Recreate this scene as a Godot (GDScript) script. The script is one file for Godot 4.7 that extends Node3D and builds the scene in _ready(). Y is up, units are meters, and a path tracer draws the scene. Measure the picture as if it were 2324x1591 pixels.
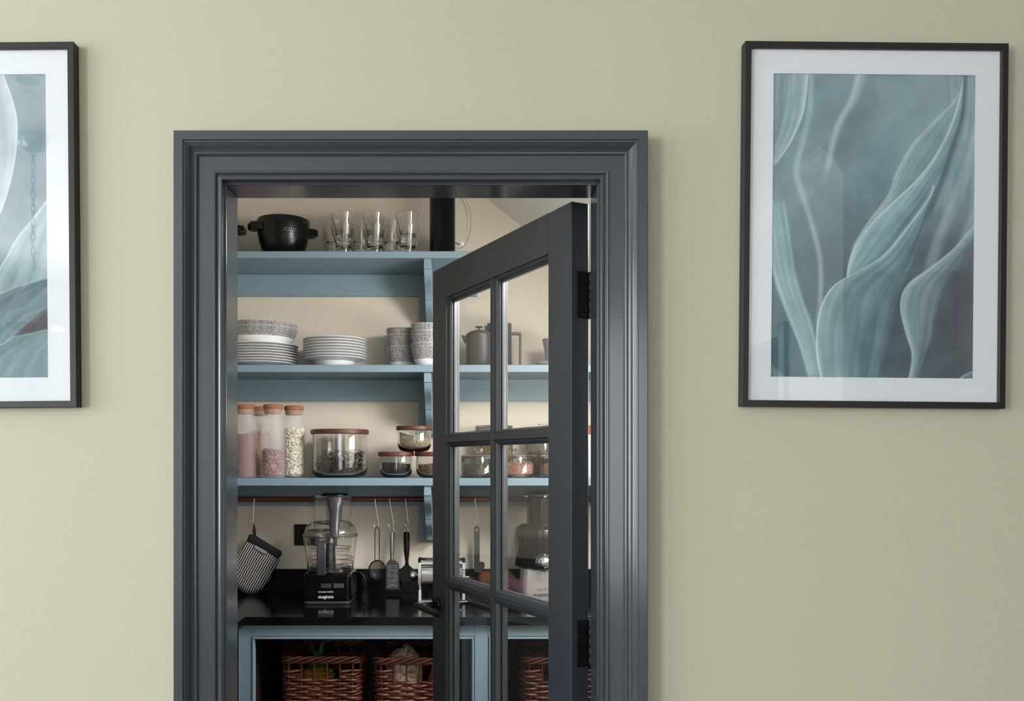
extends Node3D
# A beige wall with a dark moulded doorway, a half-open glazed door and a fitted pantry behind it.
const F := 1970.0
const EYE := 1.43
var M := {}
var used := {}
var rng := RandomNumberGenerator.new()

# ---------------------------------------------------------------- mesh kit
class MB:
	var v := PackedVector3Array()
	var n := PackedVector3Array()
	var uv := PackedVector2Array()
	var col := PackedColorArray()
	var T := Transform3D()
	var C := Color.WHITE
	var uvs := Vector2.ONE
	func tri(a: Vector3, b: Vector3, c: Vector3, na: Vector3, nb: Vector3, nc: Vector3, ua := Vector2.ZERO, ub := Vector2.ZERO, uc := Vector2.ZERO) -> void:
		a = T * a
		b = T * b
		c = T * c
		var nt := T.basis.inverse().transposed()
		na = (nt * na).normalized()
		nb = (nt * nb).normalized()
		nc = (nt * nc).normalized()
		var cr := (b - a).cross(c - a)
		if cr.length_squared() < 1e-20:
			return
		if cr.dot(na + nb + nc) > 0.0:
			v.append_array([a, c, b])
			n.append_array([na, nc, nb])
			uv.append_array([ua * uvs, uc * uvs, ub * uvs])
		else:
			v.append_array([a, b, c])
			n.append_array([na, nb, nc])
			uv.append_array([ua * uvs, ub * uvs, uc * uvs])
		col.append_array([C, C, C])
	func quad(a: Vector3, b: Vector3, c: Vector3, d: Vector3, na: Vector3, nb: Vector3, nc: Vector3, nd: Vector3, ua := Vector2.ZERO, ub := Vector2.ZERO, uc := Vector2.ZERO, ud := Vector2.ZERO) -> void:
		tri(a, b, c, na, nb, nc, ua, ub, uc)
		tri(a, c, d, na, nc, nd, ua, uc, ud)
	func flat(a: Vector3, b: Vector3, c: Vector3, d: Vector3, nn: Vector3) -> void:
		quad(a, b, c, d, nn, nn, nn, nn, Vector2(0, 1), Vector2(1, 1), Vector2(1, 0), Vector2(0, 0))
	func box(c: Vector3, s: Vector3, b := 0.0) -> void:
		var h := s * 0.5
		b = minf(b, minf(h.x, minf(h.y, h.z)) * 0.9)
		for ax in 3:
			var a1 := (ax + 1) % 3
			var a2 := (ax + 2) % 3
			for sg in [-1.0, 1.0]:
				var nn := Vector3.ZERO
				nn[ax] = sg
				var q: Array[Vector3] = []
				for k in [[-1, -1], [1, -1], [1, 1], [-1, 1]]:
					var p := Vector3.ZERO
					p[ax] = sg * h[ax]
					p[a1] = k[0] * (h[a1] - b)
					p[a2] = k[1] * (h[a2] - b)
					q.append(c + p)
				flat(q[0], q[1], q[2], q[3], nn)
		if b > 0.0:
			for ax in 3:
				var a1 := (ax + 1) % 3
				var a2 := (ax + 2) % 3
				for s1 in [-1.0, 1.0]:
					for s2 in [-1.0, 1.0]:
						var p := Vector3.ZERO
						p[a1] = s1 * h[a1]
						p[a2] = s2 * (h[a2] - b)
						var r := Vector3.ZERO
						r[a1] = s1 * (h[a1] - b)
						r[a2] = s2 * h[a2]
						var e := Vector3.ZERO
						e[ax] = h[ax] - b
						var n1 := Vector3.ZERO
						n1[a1] = s1
						var n2 := Vector3.ZERO
						n2[a2] = s2
						quad(c + p - e, c + p + e, c + r + e, c + r - e, n1, n1, n2, n2)
			for sx in [-1.0, 1.0]:
				for sy in [-1.0, 1.0]:
					for sz in [-1.0, 1.0]:
						var g := Vector3(sx, sy, sz)
						tri(c + g * Vector3(h.x, h.y - b, h.z - b), c + g * Vector3(h.x - b, h.y, h.z - b), c + g * Vector3(h.x - b, h.y - b, h.z), Vector3(sx, 0, 0), Vector3(0, sy, 0), Vector3(0, 0, sz))
	# smooth normals along a 2-D profile; the outside lies to the right of its direction
	static func pnormals(p: Array, ang := 38.0, closed := false) -> Array:
		var k := p.size()
		var sn := []
		var m := k if closed else k - 1
		for i in m:
			var d: Vector2 = p[(i + 1) % k] - p[i]
			sn.append(Vector2(d.y, -d.x).normalized())
		var out := []
		var ca := cos(deg_to_rad(ang))
		for i in m:
			var a: Vector2 = sn[i]
			var b: Vector2 = sn[i]
			if i > 0 or closed:
				var pr: Vector2 = sn[(i - 1 + m) % m]
				if pr.dot(sn[i]) > ca:
					a = (pr + sn[i]).normalized()
			if i < m - 1 or closed:
				var nx: Vector2 = sn[(i + 1) % m]
				if nx.dot(sn[i]) > ca:
					b = (nx + sn[i]).normalized()
			out.append([a, b])
		return out
	func lathe(p: Array, seg := 40, ang := 38.0) -> void:
		var pn := pnormals(p, ang)
		var len := 0.0
		for i in p.size() - 1:
			var a: Vector2 = p[i]
			var b: Vector2 = p[i + 1]
			var l2 := len + a.distance_to(b)
			for s in seg:
				var t0 := TAU * s / seg
				var t1 := TAU * (s + 1) / seg
				var c0 := Vector3(cos(t0), 0, sin(t0))
				var c1 := Vector3(cos(t1), 0, sin(t1))
				var n0: Vector2 = pn[i][0]
				var n1: Vector2 = pn[i][1]
				var u0 := float(s) / seg
				var u1 := float(s + 1) / seg
				quad(c0 * a.x + Vector3(0, a.y, 0), c1 * a.x + Vector3(0, a.y, 0), c1 * b.x + Vector3(0, b.y, 0), c0 * b.x + Vector3(0, b.y, 0),
					c0 * n0.x + Vector3(0, n0.y, 0), c1 * n0.x + Vector3(0, n0.y, 0), c1 * n1.x + Vector3(0, n1.y, 0), c0 * n1.x + Vector3(0, n1.y, 0),
					Vector2(u0, len), Vector2(u1, len), Vector2(u1, l2), Vector2(u0, l2))
			len = l2
	func tube(pts: Array, r: Variant, seg := 8, closed := false) -> void:
		var k := pts.size()
		var rings := []
		var up := Vector3.UP
		var side := Vector3.ZERO
		for i in k:
			var t: Vector3
			if closed:
				t = (pts[(i + 1) % k] - pts[(i - 1 + k) % k]).normalized()
			else:
				t = (pts[mini(i + 1, k - 1)] - pts[maxi(i - 1, 0)]).normalized()
			if side == Vector3.ZERO:
				side = t.cross(up if absf(t.y) < 0.9 else Vector3.RIGHT).normalized()
			else:
				side = (side - t * side.dot(t)).normalized()
			var nb := t.cross(side)
			var rr: float = r[i] if r is Array else r
			var ring := []
			for s in seg:
				var a := TAU * s / seg
				var d := side * cos(a) + nb * sin(a)
				ring.append([pts[i] + d * rr, d])
			rings.append(ring)
		for i in (k if closed else k - 1):
			var A: Array = rings[i]
			var B: Array = rings[(i + 1) % k]
			for s in seg:
				var e := (s + 1) % seg
				quad(A[s][0], A[e][0], B[e][0], B[s][0], A[s][1], A[e][1], B[e][1], B[s][1])
		if not closed:
			for z in [0, k - 1]:
				var t: Vector3 = (pts[0] - pts[1]).normalized() if z == 0 else (pts[k - 1] - pts[k - 2]).normalized()
				for s in range(1, seg - 1):
					tri(rings[z][0][0], rings[z][s][0], rings[z][s + 1][0], t, t, t)
	static func ccw(poly: PackedVector2Array) -> PackedVector2Array:
		var a := 0.0
		for i in poly.size():
			a += poly[i].cross(poly[(i + 1) % poly.size()])
		if a < 0.0:
			poly.reverse()
		return poly
	static func inset(poly: PackedVector2Array, d: float) -> PackedVector2Array:
		var out := PackedVector2Array()
		var k := poly.size()
		for i in k:
			var e0 := (poly[i] - poly[(i - 1 + k) % k]).normalized()
			var e1 := (poly[(i + 1) % k] - poly[i]).normalized()
			var n0 := Vector2(-e0.y, e0.x)
			var n1 := Vector2(-e1.y, e1.x)
			var m := (n0 + n1)
			m = m / maxf(0.35, m.length_squared() * 0.5) if m.length() > 0.01 else n0
			out.append(poly[i] + m * d)
		return out
	# a polygon in x, y made solid from z0 to z1 with bevelled edges
	func prism(poly0: PackedVector2Array, z0: float, z1: float, bev := 0.0) -> void:
		var poly := ccw(poly0.duplicate())
		var inn := inset(poly, bev) if bev > 0.0 else poly
		var ix := Geometry2D.triangulate_polygon(inn)
		for i in range(0, ix.size(), 3):
			for w in [[z0, -1.0], [z1, 1.0]]:
				var nn := Vector3(0, 0, w[1] * signf(z1 - z0))
				var q := [inn[ix[i]], inn[ix[i + 1]], inn[ix[i + 2]]]
				tri(Vector3(q[0].x, q[0].y, w[0]), Vector3(q[1].x, q[1].y, w[0]), Vector3(q[2].x, q[2].y, w[0]), nn, nn, nn, q[0], q[1], q[2])
		var pn := pnormals(Array(poly), 38.0, true)
		var sg := signf(z1 - z0)
		var k := poly.size()
		for i in k:
			var a := poly[i]
			var b := poly[(i + 1) % k]
			var na := Vector3(pn[i][0].x, pn[i][0].y, 0)
			var nb := Vector3(pn[i][1].x, pn[i][1].y, 0)
			var za := z0 + bev * sg
			var zb := z1 - bev * sg
			quad(Vector3(a.x, a.y, za), Vector3(b.x, b.y, za), Vector3(b.x, b.y, zb), Vector3(a.x, a.y, zb), na, nb, nb, na, a, b, b, a)
			if bev > 0.0:
				var c := inn[i]
				var d := inn[(i + 1) % k]
				for w in [[za, z0, -sg], [zb, z1, sg]]:
					var f := Vector3(0, 0, w[2])
					quad(Vector3(a.x, a.y, w[0]), Vector3(b.x, b.y, w[0]), Vector3(d.x, d.y, w[1]), Vector3(c.x, c.y, w[1]), na, nb, (nb + f).normalized(), (na + f).normalized())
	# a moulding: profile of (w, h) run along a straight line, mitred by +-w at its ends
	func moulding(o: Vector3, along: Vector3, wd: Vector3, hd: Vector3, length: float, p: Array, ms: float, me: float) -> void:
		var pn := pnormals(p, 42.0)
		for i in p.size() - 1:
			var a: Vector2 = p[i]
			var b: Vector2 = p[i + 1]
			var na: Vector3 = -(wd * pn[i][0].x + hd * pn[i][0].y)
			var nb: Vector3 = -(wd * pn[i][1].x + hd * pn[i][1].y)
			var pa := o + wd * a.x + hd * a.y
			var pb := o + wd * b.x + hd * b.y
			quad(pa + along * (ms * a.x), pb + along * (ms * b.x), pb + along * (length + me * b.x), pa + along * (length + me * a.x), na, nb, nb, na,
				Vector2(a.x, 0), Vector2(b.x, 0), Vector2(b.x, length), Vector2(a.x, length))
		for e in [[ms, 0.0, -1.0], [me, length, 1.0]]:
			var flatp := PackedVector2Array(p)
			var ix := Geometry2D.triangulate_polygon(flatp)
			var en: Vector3 = (along * e[2] - wd * e[0] * e[2] * signf(1.0)).normalized() if e[0] != 0.0 else along * e[2]
			for i in range(0, ix.size(), 3):
				var q := []
				for j in 3:
					var s: Vector2 = flatp[ix[i + j]]
					q.append(o + wd * s.x + hd * s.y + along * (e[1] + e[0] * s.x))
				tri(q[0], q[1], q[2], en, en, en)
	func ball(c: Vector3, r: Vector3, seg := 16, rows := 10) -> void:
		for i in rows:
			var a0 := PI * i / rows - PI / 2
			var a1 := PI * (i + 1) / rows - PI / 2
			for s in seg:
				var t0 := TAU * s / seg
				var t1 := TAU * (s + 1) / seg
				var q := []
				for w in [[a0, t0], [a0, t1], [a1, t1], [a1, t0]]:
					q.append(Vector3(cos(w[0]) * cos(w[1]), sin(w[0]), cos(w[0]) * sin(w[1])))
				quad(c + q[0] * r, c + q[1] * r, c + q[2] * r, c + q[3] * r, q[0] / r, q[1] / r, q[2] / r, q[3] / r, Vector2(t0, a0), Vector2(t1, a0), Vector2(t1, a1), Vector2(t0, a1))
	func grain(c: Vector3, b: Basis) -> void:
		var ax := [Vector3.RIGHT, Vector3.UP, Vector3.BACK, Vector3.LEFT, Vector3.DOWN, Vector3.FORWARD]
		for f in [[0, 1, 2], [2, 1, 3], [3, 1, 5], [5, 1, 0], [0, 4, 2], [2, 4, 3], [3, 4, 5], [5, 4, 0]]:
			var p := []
			var q := []
			for k in 3:
				var w: Vector3 = ax[f[k]]
				p.append(c + b * w)
				q.append((b.inverse().transposed() * w).normalized())
			tri(p[0], p[1], p[2], q[0], q[1], q[2])
	func mesh() -> ArrayMesh:
		var a := []
		a.resize(Mesh.ARRAY_MAX)
		a[Mesh.ARRAY_VERTEX] = v
		a[Mesh.ARRAY_NORMAL] = n
		a[Mesh.ARRAY_TEX_UV] = uv
		a[Mesh.ARRAY_COLOR] = col
		var m := ArrayMesh.new()
		m.add_surface_from_arrays(Mesh.PRIMITIVE_TRIANGLES, a)
		return m

# ---------------------------------------------------------------- node kit
func numbered(called: String) -> String:
	var k: int = used.get(called, 0)
	used[called] = k + 1
	return called if k == 0 else "%s_%03d" % [called, k]

func tag(o: Node3D, label: String, category: String, group := "", kind := "") -> Node3D:
	o.set_meta("label", label)
	if category != "":
		o.set_meta("category", category)
	if group != "":
		o.set_meta("group", group)
	if kind != "":
		o.set_meta("kind", kind)
	return o

func thing(called: String, label: String, category: String, at := Vector3.ZERO, turn := 0.0, group := "") -> Node3D:
	var o := Node3D.new()
	o.name = numbered(called)
	add_child(o)
	o.position = at
	o.rotation.y = turn
	return tag(o, label, category, group)

func put(called: String, mesh: Mesh, mat: Material, parent: Node3D = null) -> MeshInstance3D:
	var o := MeshInstance3D.new()
	o.mesh = mesh
	o.material_override = mat
	o.name = numbered(called) if parent == null else called
	o.cast_shadow = GeometryInstance3D.SHADOW_CASTING_SETTING_ON
	(self if parent == null else parent).add_child(o, true)
	return o

func part(called: String, b: MB, mat: Material, parent: Node3D) -> MeshInstance3D:
	return put(called, b.mesh(), mat, parent)

func struct(called: String, b: MB, mat: Material, label: String) -> MeshInstance3D:
	var o := put(called, b.mesh(), mat)
	tag(o, label, called.split("_")[0], "", "structure")
	return o

func copy_of(o: Node3D, label: String, at: Vector3, turn := 0.0) -> Node3D:
	var c: Node3D = o.duplicate()
	var base := String(o.name)
	if base.right(4).is_valid_int() == false and base.length() > 4 and base[base.length() - 4] == "_" and base.right(3).is_valid_int():
		base = base.left(base.length() - 4)
	c.name = numbered(base)
	add_child(c)
	c.position = at
	c.rotation.y = turn
	c.set_meta("label", label)
	return c

# a point of the place from where the picture shows it and how deep it lies
func P(px: float, py: float, d: float) -> Vector3:
	return Vector3((px - 1048.0) * d / F, EYE + (1050.0 - py) * d / F, -d)

# ---------------------------------------------------------------- materials
func paint(c: Color, rough := 0.6, metal := 0.0) -> StandardMaterial3D:
	var m := StandardMaterial3D.new()
	m.albedo_color = c
	m.roughness = rough
	m.metallic = metal
	return m

func c8(r: int, g: int, b: int) -> Color:
	return Color8(r, g, b)

func noise_tex(size: int, freq: float, type: int, cols: Array, offs: Array, sd := 1, oct := 4) -> NoiseTexture2D:
	var f := FastNoiseLite.new()
	f.seed = sd
	f.noise_type = type as FastNoiseLite.NoiseType
	f.frequency = freq
	f.fractal_octaves = oct
	var g := Gradient.new()
	g.colors = PackedColorArray(cols)
	g.offsets = PackedFloat32Array(offs)
	var t := NoiseTexture2D.new()
	t.width = size
	t.height = size
	t.seamless = true
	t.noise = f
	t.color_ramp = g
	return t

func glass(alpha := 0.04, tint := Color(0.95, 0.98, 0.97), rough := 0.0) -> StandardMaterial3D:
	var m := paint(Color(tint.r, tint.g, tint.b, alpha), rough)
	m.transparency = BaseMaterial3D.TRANSPARENCY_ALPHA
	m.cull_mode = BaseMaterial3D.CULL_DISABLED
	return m

func wood(a: Color, b: Color, rough: float, scale: Vector3, sd := 3) -> StandardMaterial3D:
	var m := paint(Color.WHITE, rough)
	m.albedo_texture = noise_tex(256, 0.02, FastNoiseLite.TYPE_SIMPLEX_SMOOTH, [a, b, a.lerp(b, 0.3), b], [0.2, 0.45, 0.6, 0.85], sd)
	m.uv1_triplanar = true
	m.uv1_scale = scale
	return m

func bumped(m: StandardMaterial3D, freq: float, scale: Vector3, depth: float) -> StandardMaterial3D:
	m.heightmap_enabled = true
	m.heightmap_texture = noise_tex(256, freq, FastNoiseLite.TYPE_SIMPLEX_SMOOTH, [Color.BLACK, Color.WHITE], [0.0, 1.0], 9)
	m.heightmap_scale = depth
	m.uv1_triplanar = true
	m.uv1_world_triplanar = true
	m.uv1_scale = scale
	return m

func vcol(rough := 0.6) -> StandardMaterial3D:
	var m := paint(Color.WHITE, rough)
	m.vertex_color_use_as_albedo = true
	return m

func make_materials() -> void:
	M.wall = bumped(paint(c8(188, 184, 163), 0.85), 0.05, Vector3.ONE * 6, 0.012)
	M.plaster = paint(c8(206, 207, 204), 0.85)
	M.cream = bumped(paint(c8(205, 197, 185), 0.85), 0.05, Vector3.ONE * 6, 0.015)
	M.white = paint(c8(232, 231, 228), 0.8)
	M.dark = paint(c8(57, 63, 69), 0.17)
	M.dark.metallic_specular = 0.58
	M.door = paint(c8(46, 52, 58), 0.4)
	M.blue = paint(c8(121, 144, 158), 0.42)
	M.floor = wood(c8(98, 86, 74), c8(128, 114, 100), 0.4, Vector3(2, 2, 12))
	M.frame = wood(c8(17, 16, 16), c8(27, 25, 25), 0.5, Vector3(20, 3, 20), 5)
	M.mount = paint(c8(221, 226, 230), 0.8)
	M.pane = glass(0.005)
	M.door_pane = glass(0.005)
	M.door_pane.metallic_specular = 0.4
	M.solid_glass = paint(Color(1, 1, 1, 0.0), 0.0)
	M.solid_glass.refraction_enabled = true
	M.solid_glass.refraction_scale = 0.05
	M.clear = glass(0.004)
	M.black = paint(c8(9, 9, 10), 0.26)
	M.black.metallic_specular = 0.4
	M.gloss = paint(c8(6, 6, 8), 0.06)
	M.gloss.metallic_specular = 0.36
	M.stone = paint(c8(9, 8, 13), 0.12)
	M.stone.metallic_specular = 0.36
	M.iron = paint(c8(20, 20, 22), 0.45, 0.5)
	M.chrome = paint(c8(225, 227, 230), 0.07, 1.0)
	M.steel = paint(c8(176, 178, 180), 0.25, 1.0)
	M.porcelain = paint(c8(228, 229, 232), 0.12)
	M.walnut = wood(c8(62, 32, 24), c8(104, 60, 44), 0.45, Vector3(9, 60, 9), 4)
	M.mahogany = wood(c8(84, 42, 26), c8(116, 62, 38), 0.4, Vector3(2, 50, 50), 6)
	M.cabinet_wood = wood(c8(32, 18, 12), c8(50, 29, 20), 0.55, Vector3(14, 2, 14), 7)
	M.cork = paint(Color.WHITE, 0.85)
	M.cork.albedo_texture = noise_tex(256, 0.09, FastNoiseLite.TYPE_CELLULAR, [c8(84, 50, 32), c8(150, 100, 66), c8(172, 122, 86)], [0.0, 0.4, 1.0], 2, 2)
	M.cork.uv1_triplanar = true
	M.cork.uv1_scale = Vector3.ONE * 18
	M.frost = paint(Color(0.93, 0.93, 0.95, 0.17), 0.36)
	M.frost.transparency = BaseMaterial3D.TRANSPARENCY_ALPHA
	M.frost_clear = paint(Color(0.95, 0.95, 0.95, 0.14), 0.4)
	M.frost_clear.transparency = BaseMaterial3D.TRANSPARENCY_ALPHA
	M.charcoal = paint(c8(54, 51, 53), 0.42)
	M.slate = paint(c8(58, 58, 66), 0.33)
	M.smoke = glass(0.86, Color(0.05, 0.05, 0.055), 0.02)
	M.smoke_light = glass(0.42, Color(0.10, 0.105, 0.11), 0.02)
	M.silver = paint(c8(190, 190, 196), 0.33, 0.85)
	M.wicker = vcol(0.32)
	M.grain = vcol(0.6)
	M.leaf = paint(c8(58, 92, 62), 0.45)
	M.patterned = paint(Color.WHITE, 0.25)
	var t := noise_tex(512, 0.06, FastNoiseLite.TYPE_CELLULAR, [c8(52, 49, 53), c8(74, 70, 75), c8(222, 221, 224), c8(236, 236, 240)], [0.0, 0.22, 0.40, 1.0], 11, 1)
	t.noise.cellular_return_type = FastNoiseLite.RETURN_DISTANCE2_SUB
	t.noise.cellular_jitter = 0.75
	t.noise.fractal_type = FastNoiseLite.FRACTAL_NONE
	M.patterned.albedo_texture = t
	M.flesh_orange = bumped(paint(c8(240, 158, 40), 0.45), 0.3, Vector3.ONE * 20, 0.05)
	M.mauve = paint(c8(226, 172, 190), 0.45)
	M.white_text = paint(c8(226, 226, 228), 0.5)
	M.dark_text = paint(c8(30, 30, 32), 0.5)
	M.linen = paint(c8(26, 26, 30), 0.9)
	M.label_grey = paint(c8(150, 150, 160), 0.8)
	M.copper = paint(c8(214, 140, 90), 0.3, 0.6)

# ---------------------------------------------------------------- the place
const WALL := 1.735
const BACK := 3.55

func area_light(called: String, at: Vector3, turn: Vector3, size: Vector2, energy: float, c: Color) -> void:
	var l := AreaLight3D.new()
	l.name = called
	add_child(l)
	l.position = at
	l.rotation_degrees = turn
	l.area_size = size
	l.light_energy = energy
	l.light_color = c
	l.area_range = 20.0
	l.shadow_enabled = true

func _ready() -> void:
	rng.seed = 7
	# camera: a level camera with a shifted lens
	var cam := Camera3D.new()
	cam.name = "camera"
	add_child(cam)
	cam.position = Vector3(0, EYE, 0)
	cam.projection = Camera3D.PROJECTION_FRUSTUM
	cam.near = 0.05
	cam.far = 60.0
	cam.size = cam.near * 1591.0 / F
	cam.frustum_offset = Vector2(1162.0 - 1048.0, 1050.0 - 795.5) * cam.near / F
	cam.current = true
	var we := WorldEnvironment.new()
	we.name = "environment"
	var env := Environment.new()
	var sky := Sky.new()
	var sm := ProceduralSkyMaterial.new()
	sm.sky_top_color = c8(150, 180, 215)
	sm.sky_horizon_color = c8(225, 230, 235)
	sm.ground_bottom_color = c8(120, 118, 110)
	sm.ground_horizon_color = c8(200, 200, 196)
	sm.energy_multiplier = 2.2
	sky.sky_material = sm
	env.background_mode = Environment.BG_SKY
	env.sky = sky
	env.tonemap_mode = Environment.TONE_MAPPER_LINEAR
	env.tonemap_exposure = 0.67
	env.sdfgi_enabled = true
	env.ssao_enabled = true
	env.ssil_enabled = true
	we.environment = env
	add_child(we)
	# daylight at the windows: two tall ones left of the picture wall, the glazed end of the room, the small one in the pantry
	area_light("daylight_side", Vector3(-3.94, 1.75, 0.1), Vector3(0, -90, 0), Vector2(2.4, 2.1), 16.5, Color(0.97, 0.985, 1.0))
	area_light("daylight_far", Vector3(-3.94, 1.75, 2.75), Vector3(0, -90, 0), Vector2(1.4, 2.1), 29.0, Color(0.97, 0.985, 1.0))
	area_light("daylight_end", Vector3(1.0, 1.5, 4.5), Vector3(0, 0, 0), Vector2(1.7, 2.4), 7.0, Color(0.98, 0.99, 1.0))
	area_light("daylight_pantry", Vector3(0.985, EYE + 0.2, -2.44), Vector3(0, 90, 0), Vector2(0.86, 0.26), 2.4, Color(1.0, 0.99, 0.97))
	area_light("daylight_roof", Vector3.ZERO, Vector3.ZERO, Vector2(0.3, 0.42), 4.4, Color(1.0, 0.99, 0.97))
	($daylight_roof as Node3D).look_at_from_position(roof_point(0.58, 2.25, 0.03), roof_point(0.58, 2.25, 1.0), Vector3.BACK)
	make_materials()
	room()
	pantry_shell()
	casing()
	door()
	pictures()
	reflected_room()
	shelves()
	base_cabinets()
	top_shelf()
	crockery()
	jars()
	hanging()
	machines()
	baskets()
	fruit()

# a point of the pantry's sloped ceiling at x and depth, moved down along its normal
func roof_point(x: float, d: float, off: float) -> Vector3:
	return Vector3(x, EYE + 1.0776 - 0.773 * (x - 0.1027), -d) + Vector3(-0.6116, -0.7912, 0) * off

func span(b: MB, lo: Vector3, hi: Vector3, bev := 0.0) -> void:
	b.box((lo + hi) * 0.5, (hi - lo).abs(), bev)

func room() -> void:
	var b := MB.new()
	# picture wall with its door opening
	span(b, Vector3(-4.15, 0, -1.88), Vector3(-0.50, 3.1, -WALL))
	span(b, Vector3(0.30, 0, -1.88), Vector3(4.65, 3.1, -WALL))
	span(b, Vector3(-0.50, EYE + 0.585, -1.88), Vector3(0.30, 3.1, -WALL))
	struct("wall_front", b, M.wall, "stone beige painted wall round the dark door casing, between the pictures")
	b = MB.new()
	span(b, Vector3(-4.15, -0.12, -3.75), Vector3(4.65, 0, 4.75))
	struct("floor", b, M.floor, "oak boarded floor running through the room into the pantry")
	b = MB.new()
	span(b, Vector3(-4.15, 3.1, -1.88), Vector3(4.65, 3.25, 4.75))
	struct("ceiling", b, M.white, "flat white ceiling high above the picture wall")
	# left wall with the tall window
	b = MB.new()
	span(b, Vector3(-4.15, 0, -1.735), Vector3(-4.0, 3.1, -1.15))
	span(b, Vector3(-4.15, 0, 1.35), Vector3(-4.0, 3.1, 2.0))
	span(b, Vector3(-4.15, 0, 3.5), Vector3(-4.0, 3.1, 4.6))
	for q in [[-1.15, 1.35], [2.0, 3.5]]:
		span(b, Vector3(-4.15, 0, q[0]), Vector3(-4.0, 0.65, q[1]))
		span(b, Vector3(-4.15, 2.85, q[0]), Vector3(-4.0, 3.1, q[1]))
	struct("wall_left", b, M.plaster, "pale side wall holding the tall windows that light the picture wall")
	b = MB.new()
	span(b, Vector3(4.5, 0, -1.735), Vector3(4.65, 3.1, 4.6))
	struct("wall_right", b, paint(c8(126, 124, 118), 0.85), "grey wall at the far right of the room")
	b = MB.new()
	span(b, Vector3(-4.15, 0, 4.6), Vector3(0.1, 3.1, 4.75))
	span(b, Vector3(1.9, 0, 4.6), Vector3(4.65, 3.1, 4.75))
	span(b, Vector3(0.1, 2.75, 4.6), Vector3(1.9, 3.1, 4.75))
	span(b, Vector3(0.1, 0, 4.6), Vector3(1.9, 0.25, 4.75))
	struct("wall_end", b, M.plaster, "pale end wall behind the camera with a tall window")
	var wn := 0
	for w in [[Vector3(-4.08, 1.75, 0.1), PI / 2, Vector2(2.5, 2.2), "tall white framed window in the side wall, nearest the picture wall"], [Vector3(-4.08, 1.75, 2.75), PI / 2, Vector2(1.5, 2.2), "narrower white framed window in the side wall, far from the picture wall"], [Vector3(1.06, EYE + 0.205, -2.44), PI / 2, Vector2(0.92, 0.33), "small white framed window high in the pantry's right wall"], [Vector3(1.0, 1.5, 4.68), 0.0, Vector2(1.8, 2.5), "tall white framed window in the end wall"]]:
		var o := Node3D.new()
		wn += 1
		o.name = "window_%d" % wn
		add_child(o)
		o.position = w[0]
		o.rotation.y = w[1]
		tag(o, w[3], "window", "", "structure")
		var s: Vector2 = w[2]
		for k in [-1, 1]:
			b = MB.new()
			b.box(Vector3(k * (s.x * 0.5 - 0.03), 0, 0), Vector3(0.06, s.y, 0.06), 0.005)
			part("window_frame", b, M.white, o)
			b = MB.new()
			b.box(Vector3(0, k * (s.y * 0.5 - 0.03), 0), Vector3(s.x - 0.12, 0.06, 0.06), 0.005)
			part("window_frame", b, M.white, o)
		for k in [-1, 1]:
			b = MB.new()
			b.box(Vector3(k * s.x * 0.25, 0, 0), Vector3(s.x * 0.5 - 0.09, s.y - 0.12, 0.004))
			part("pane", b, M.clear, o)
		b = MB.new()
		b.box(Vector3.ZERO, Vector3(0.05, s.y - 0.12, 0.05), 0.005)
		part("mullion", b, M.white, o)

func pantry_shell() -> void:
	var b := MB.new()
	span(b, Vector3(-1.5, 0, -BACK - 0.12), Vector3(1.12, 3.0, -BACK))
	struct("wall_pantry_back", b, M.cream, "cream painted wall behind the blue pantry shelves")
	b = MB.new()
	span(b, Vector3(-1.5, 0, -BACK), Vector3(-1.35, 3.0, -1.88))
	struct("wall_pantry_left", b, M.cream, "cream wall at the left end of the pantry")
	b = MB.new()
	span(b, Vector3(1.0, 0, -BACK), Vector3(1.12, 3.0, -2.9))
	span(b, Vector3(1.0, 0, -1.98), Vector3(1.12, 3.0, -1.88))
	span(b, Vector3(1.0, 0, -2.9), Vector3(1.12, EYE + 0.04, -1.98))
	span(b, Vector3(1.0, EYE + 0.37, -2.9), Vector3(1.12, 3.0, -1.98))
	struct("wall_pantry_right", b, M.cream, "cream wall at the right end of the pantry")
	# flat ceiling, then the slope falling to the right
	b = MB.new()
	span(b, Vector3(-1.5, EYE + 1.32, -BACK), Vector3(-0.21, EYE + 1.44, -1.88))
	for c in [[-0.21, 0.39, 1.88, BACK], [0.39, 0.77, 1.88, 2.0], [0.39, 0.77, 2.5, BACK], [0.77, 1.0, 1.88, BACK]]:
		slope_slab(b, c[0], c[1], c[2], c[3], 0.0, -0.12)
	struct("ceiling_pantry", b, M.white, "white pantry ceiling sloping down to the right above the shelves")
	var o := Node3D.new()
	o.name = "window_5"
	add_child(o)
	tag(o, "rooflight in the sloped pantry ceiling", "window", "", "structure")
	for q in [[0.39, 0.77, 2.0, 2.035], [0.39, 0.77, 2.465, 2.5], [0.39, 0.42, 2.035, 2.465], [0.74, 0.77, 2.035, 2.465]]:
		b = MB.new()
		slope_slab(b, q[0], q[1], q[2], q[3], -0.01, -0.1)
		part("window_frame", b, M.white, o)
	b = MB.new()
	slope_slab(b, 0.42, 0.74, 2.035, 2.465, -0.05, -0.055)
	part("pane", b, M.clear, o)

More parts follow.
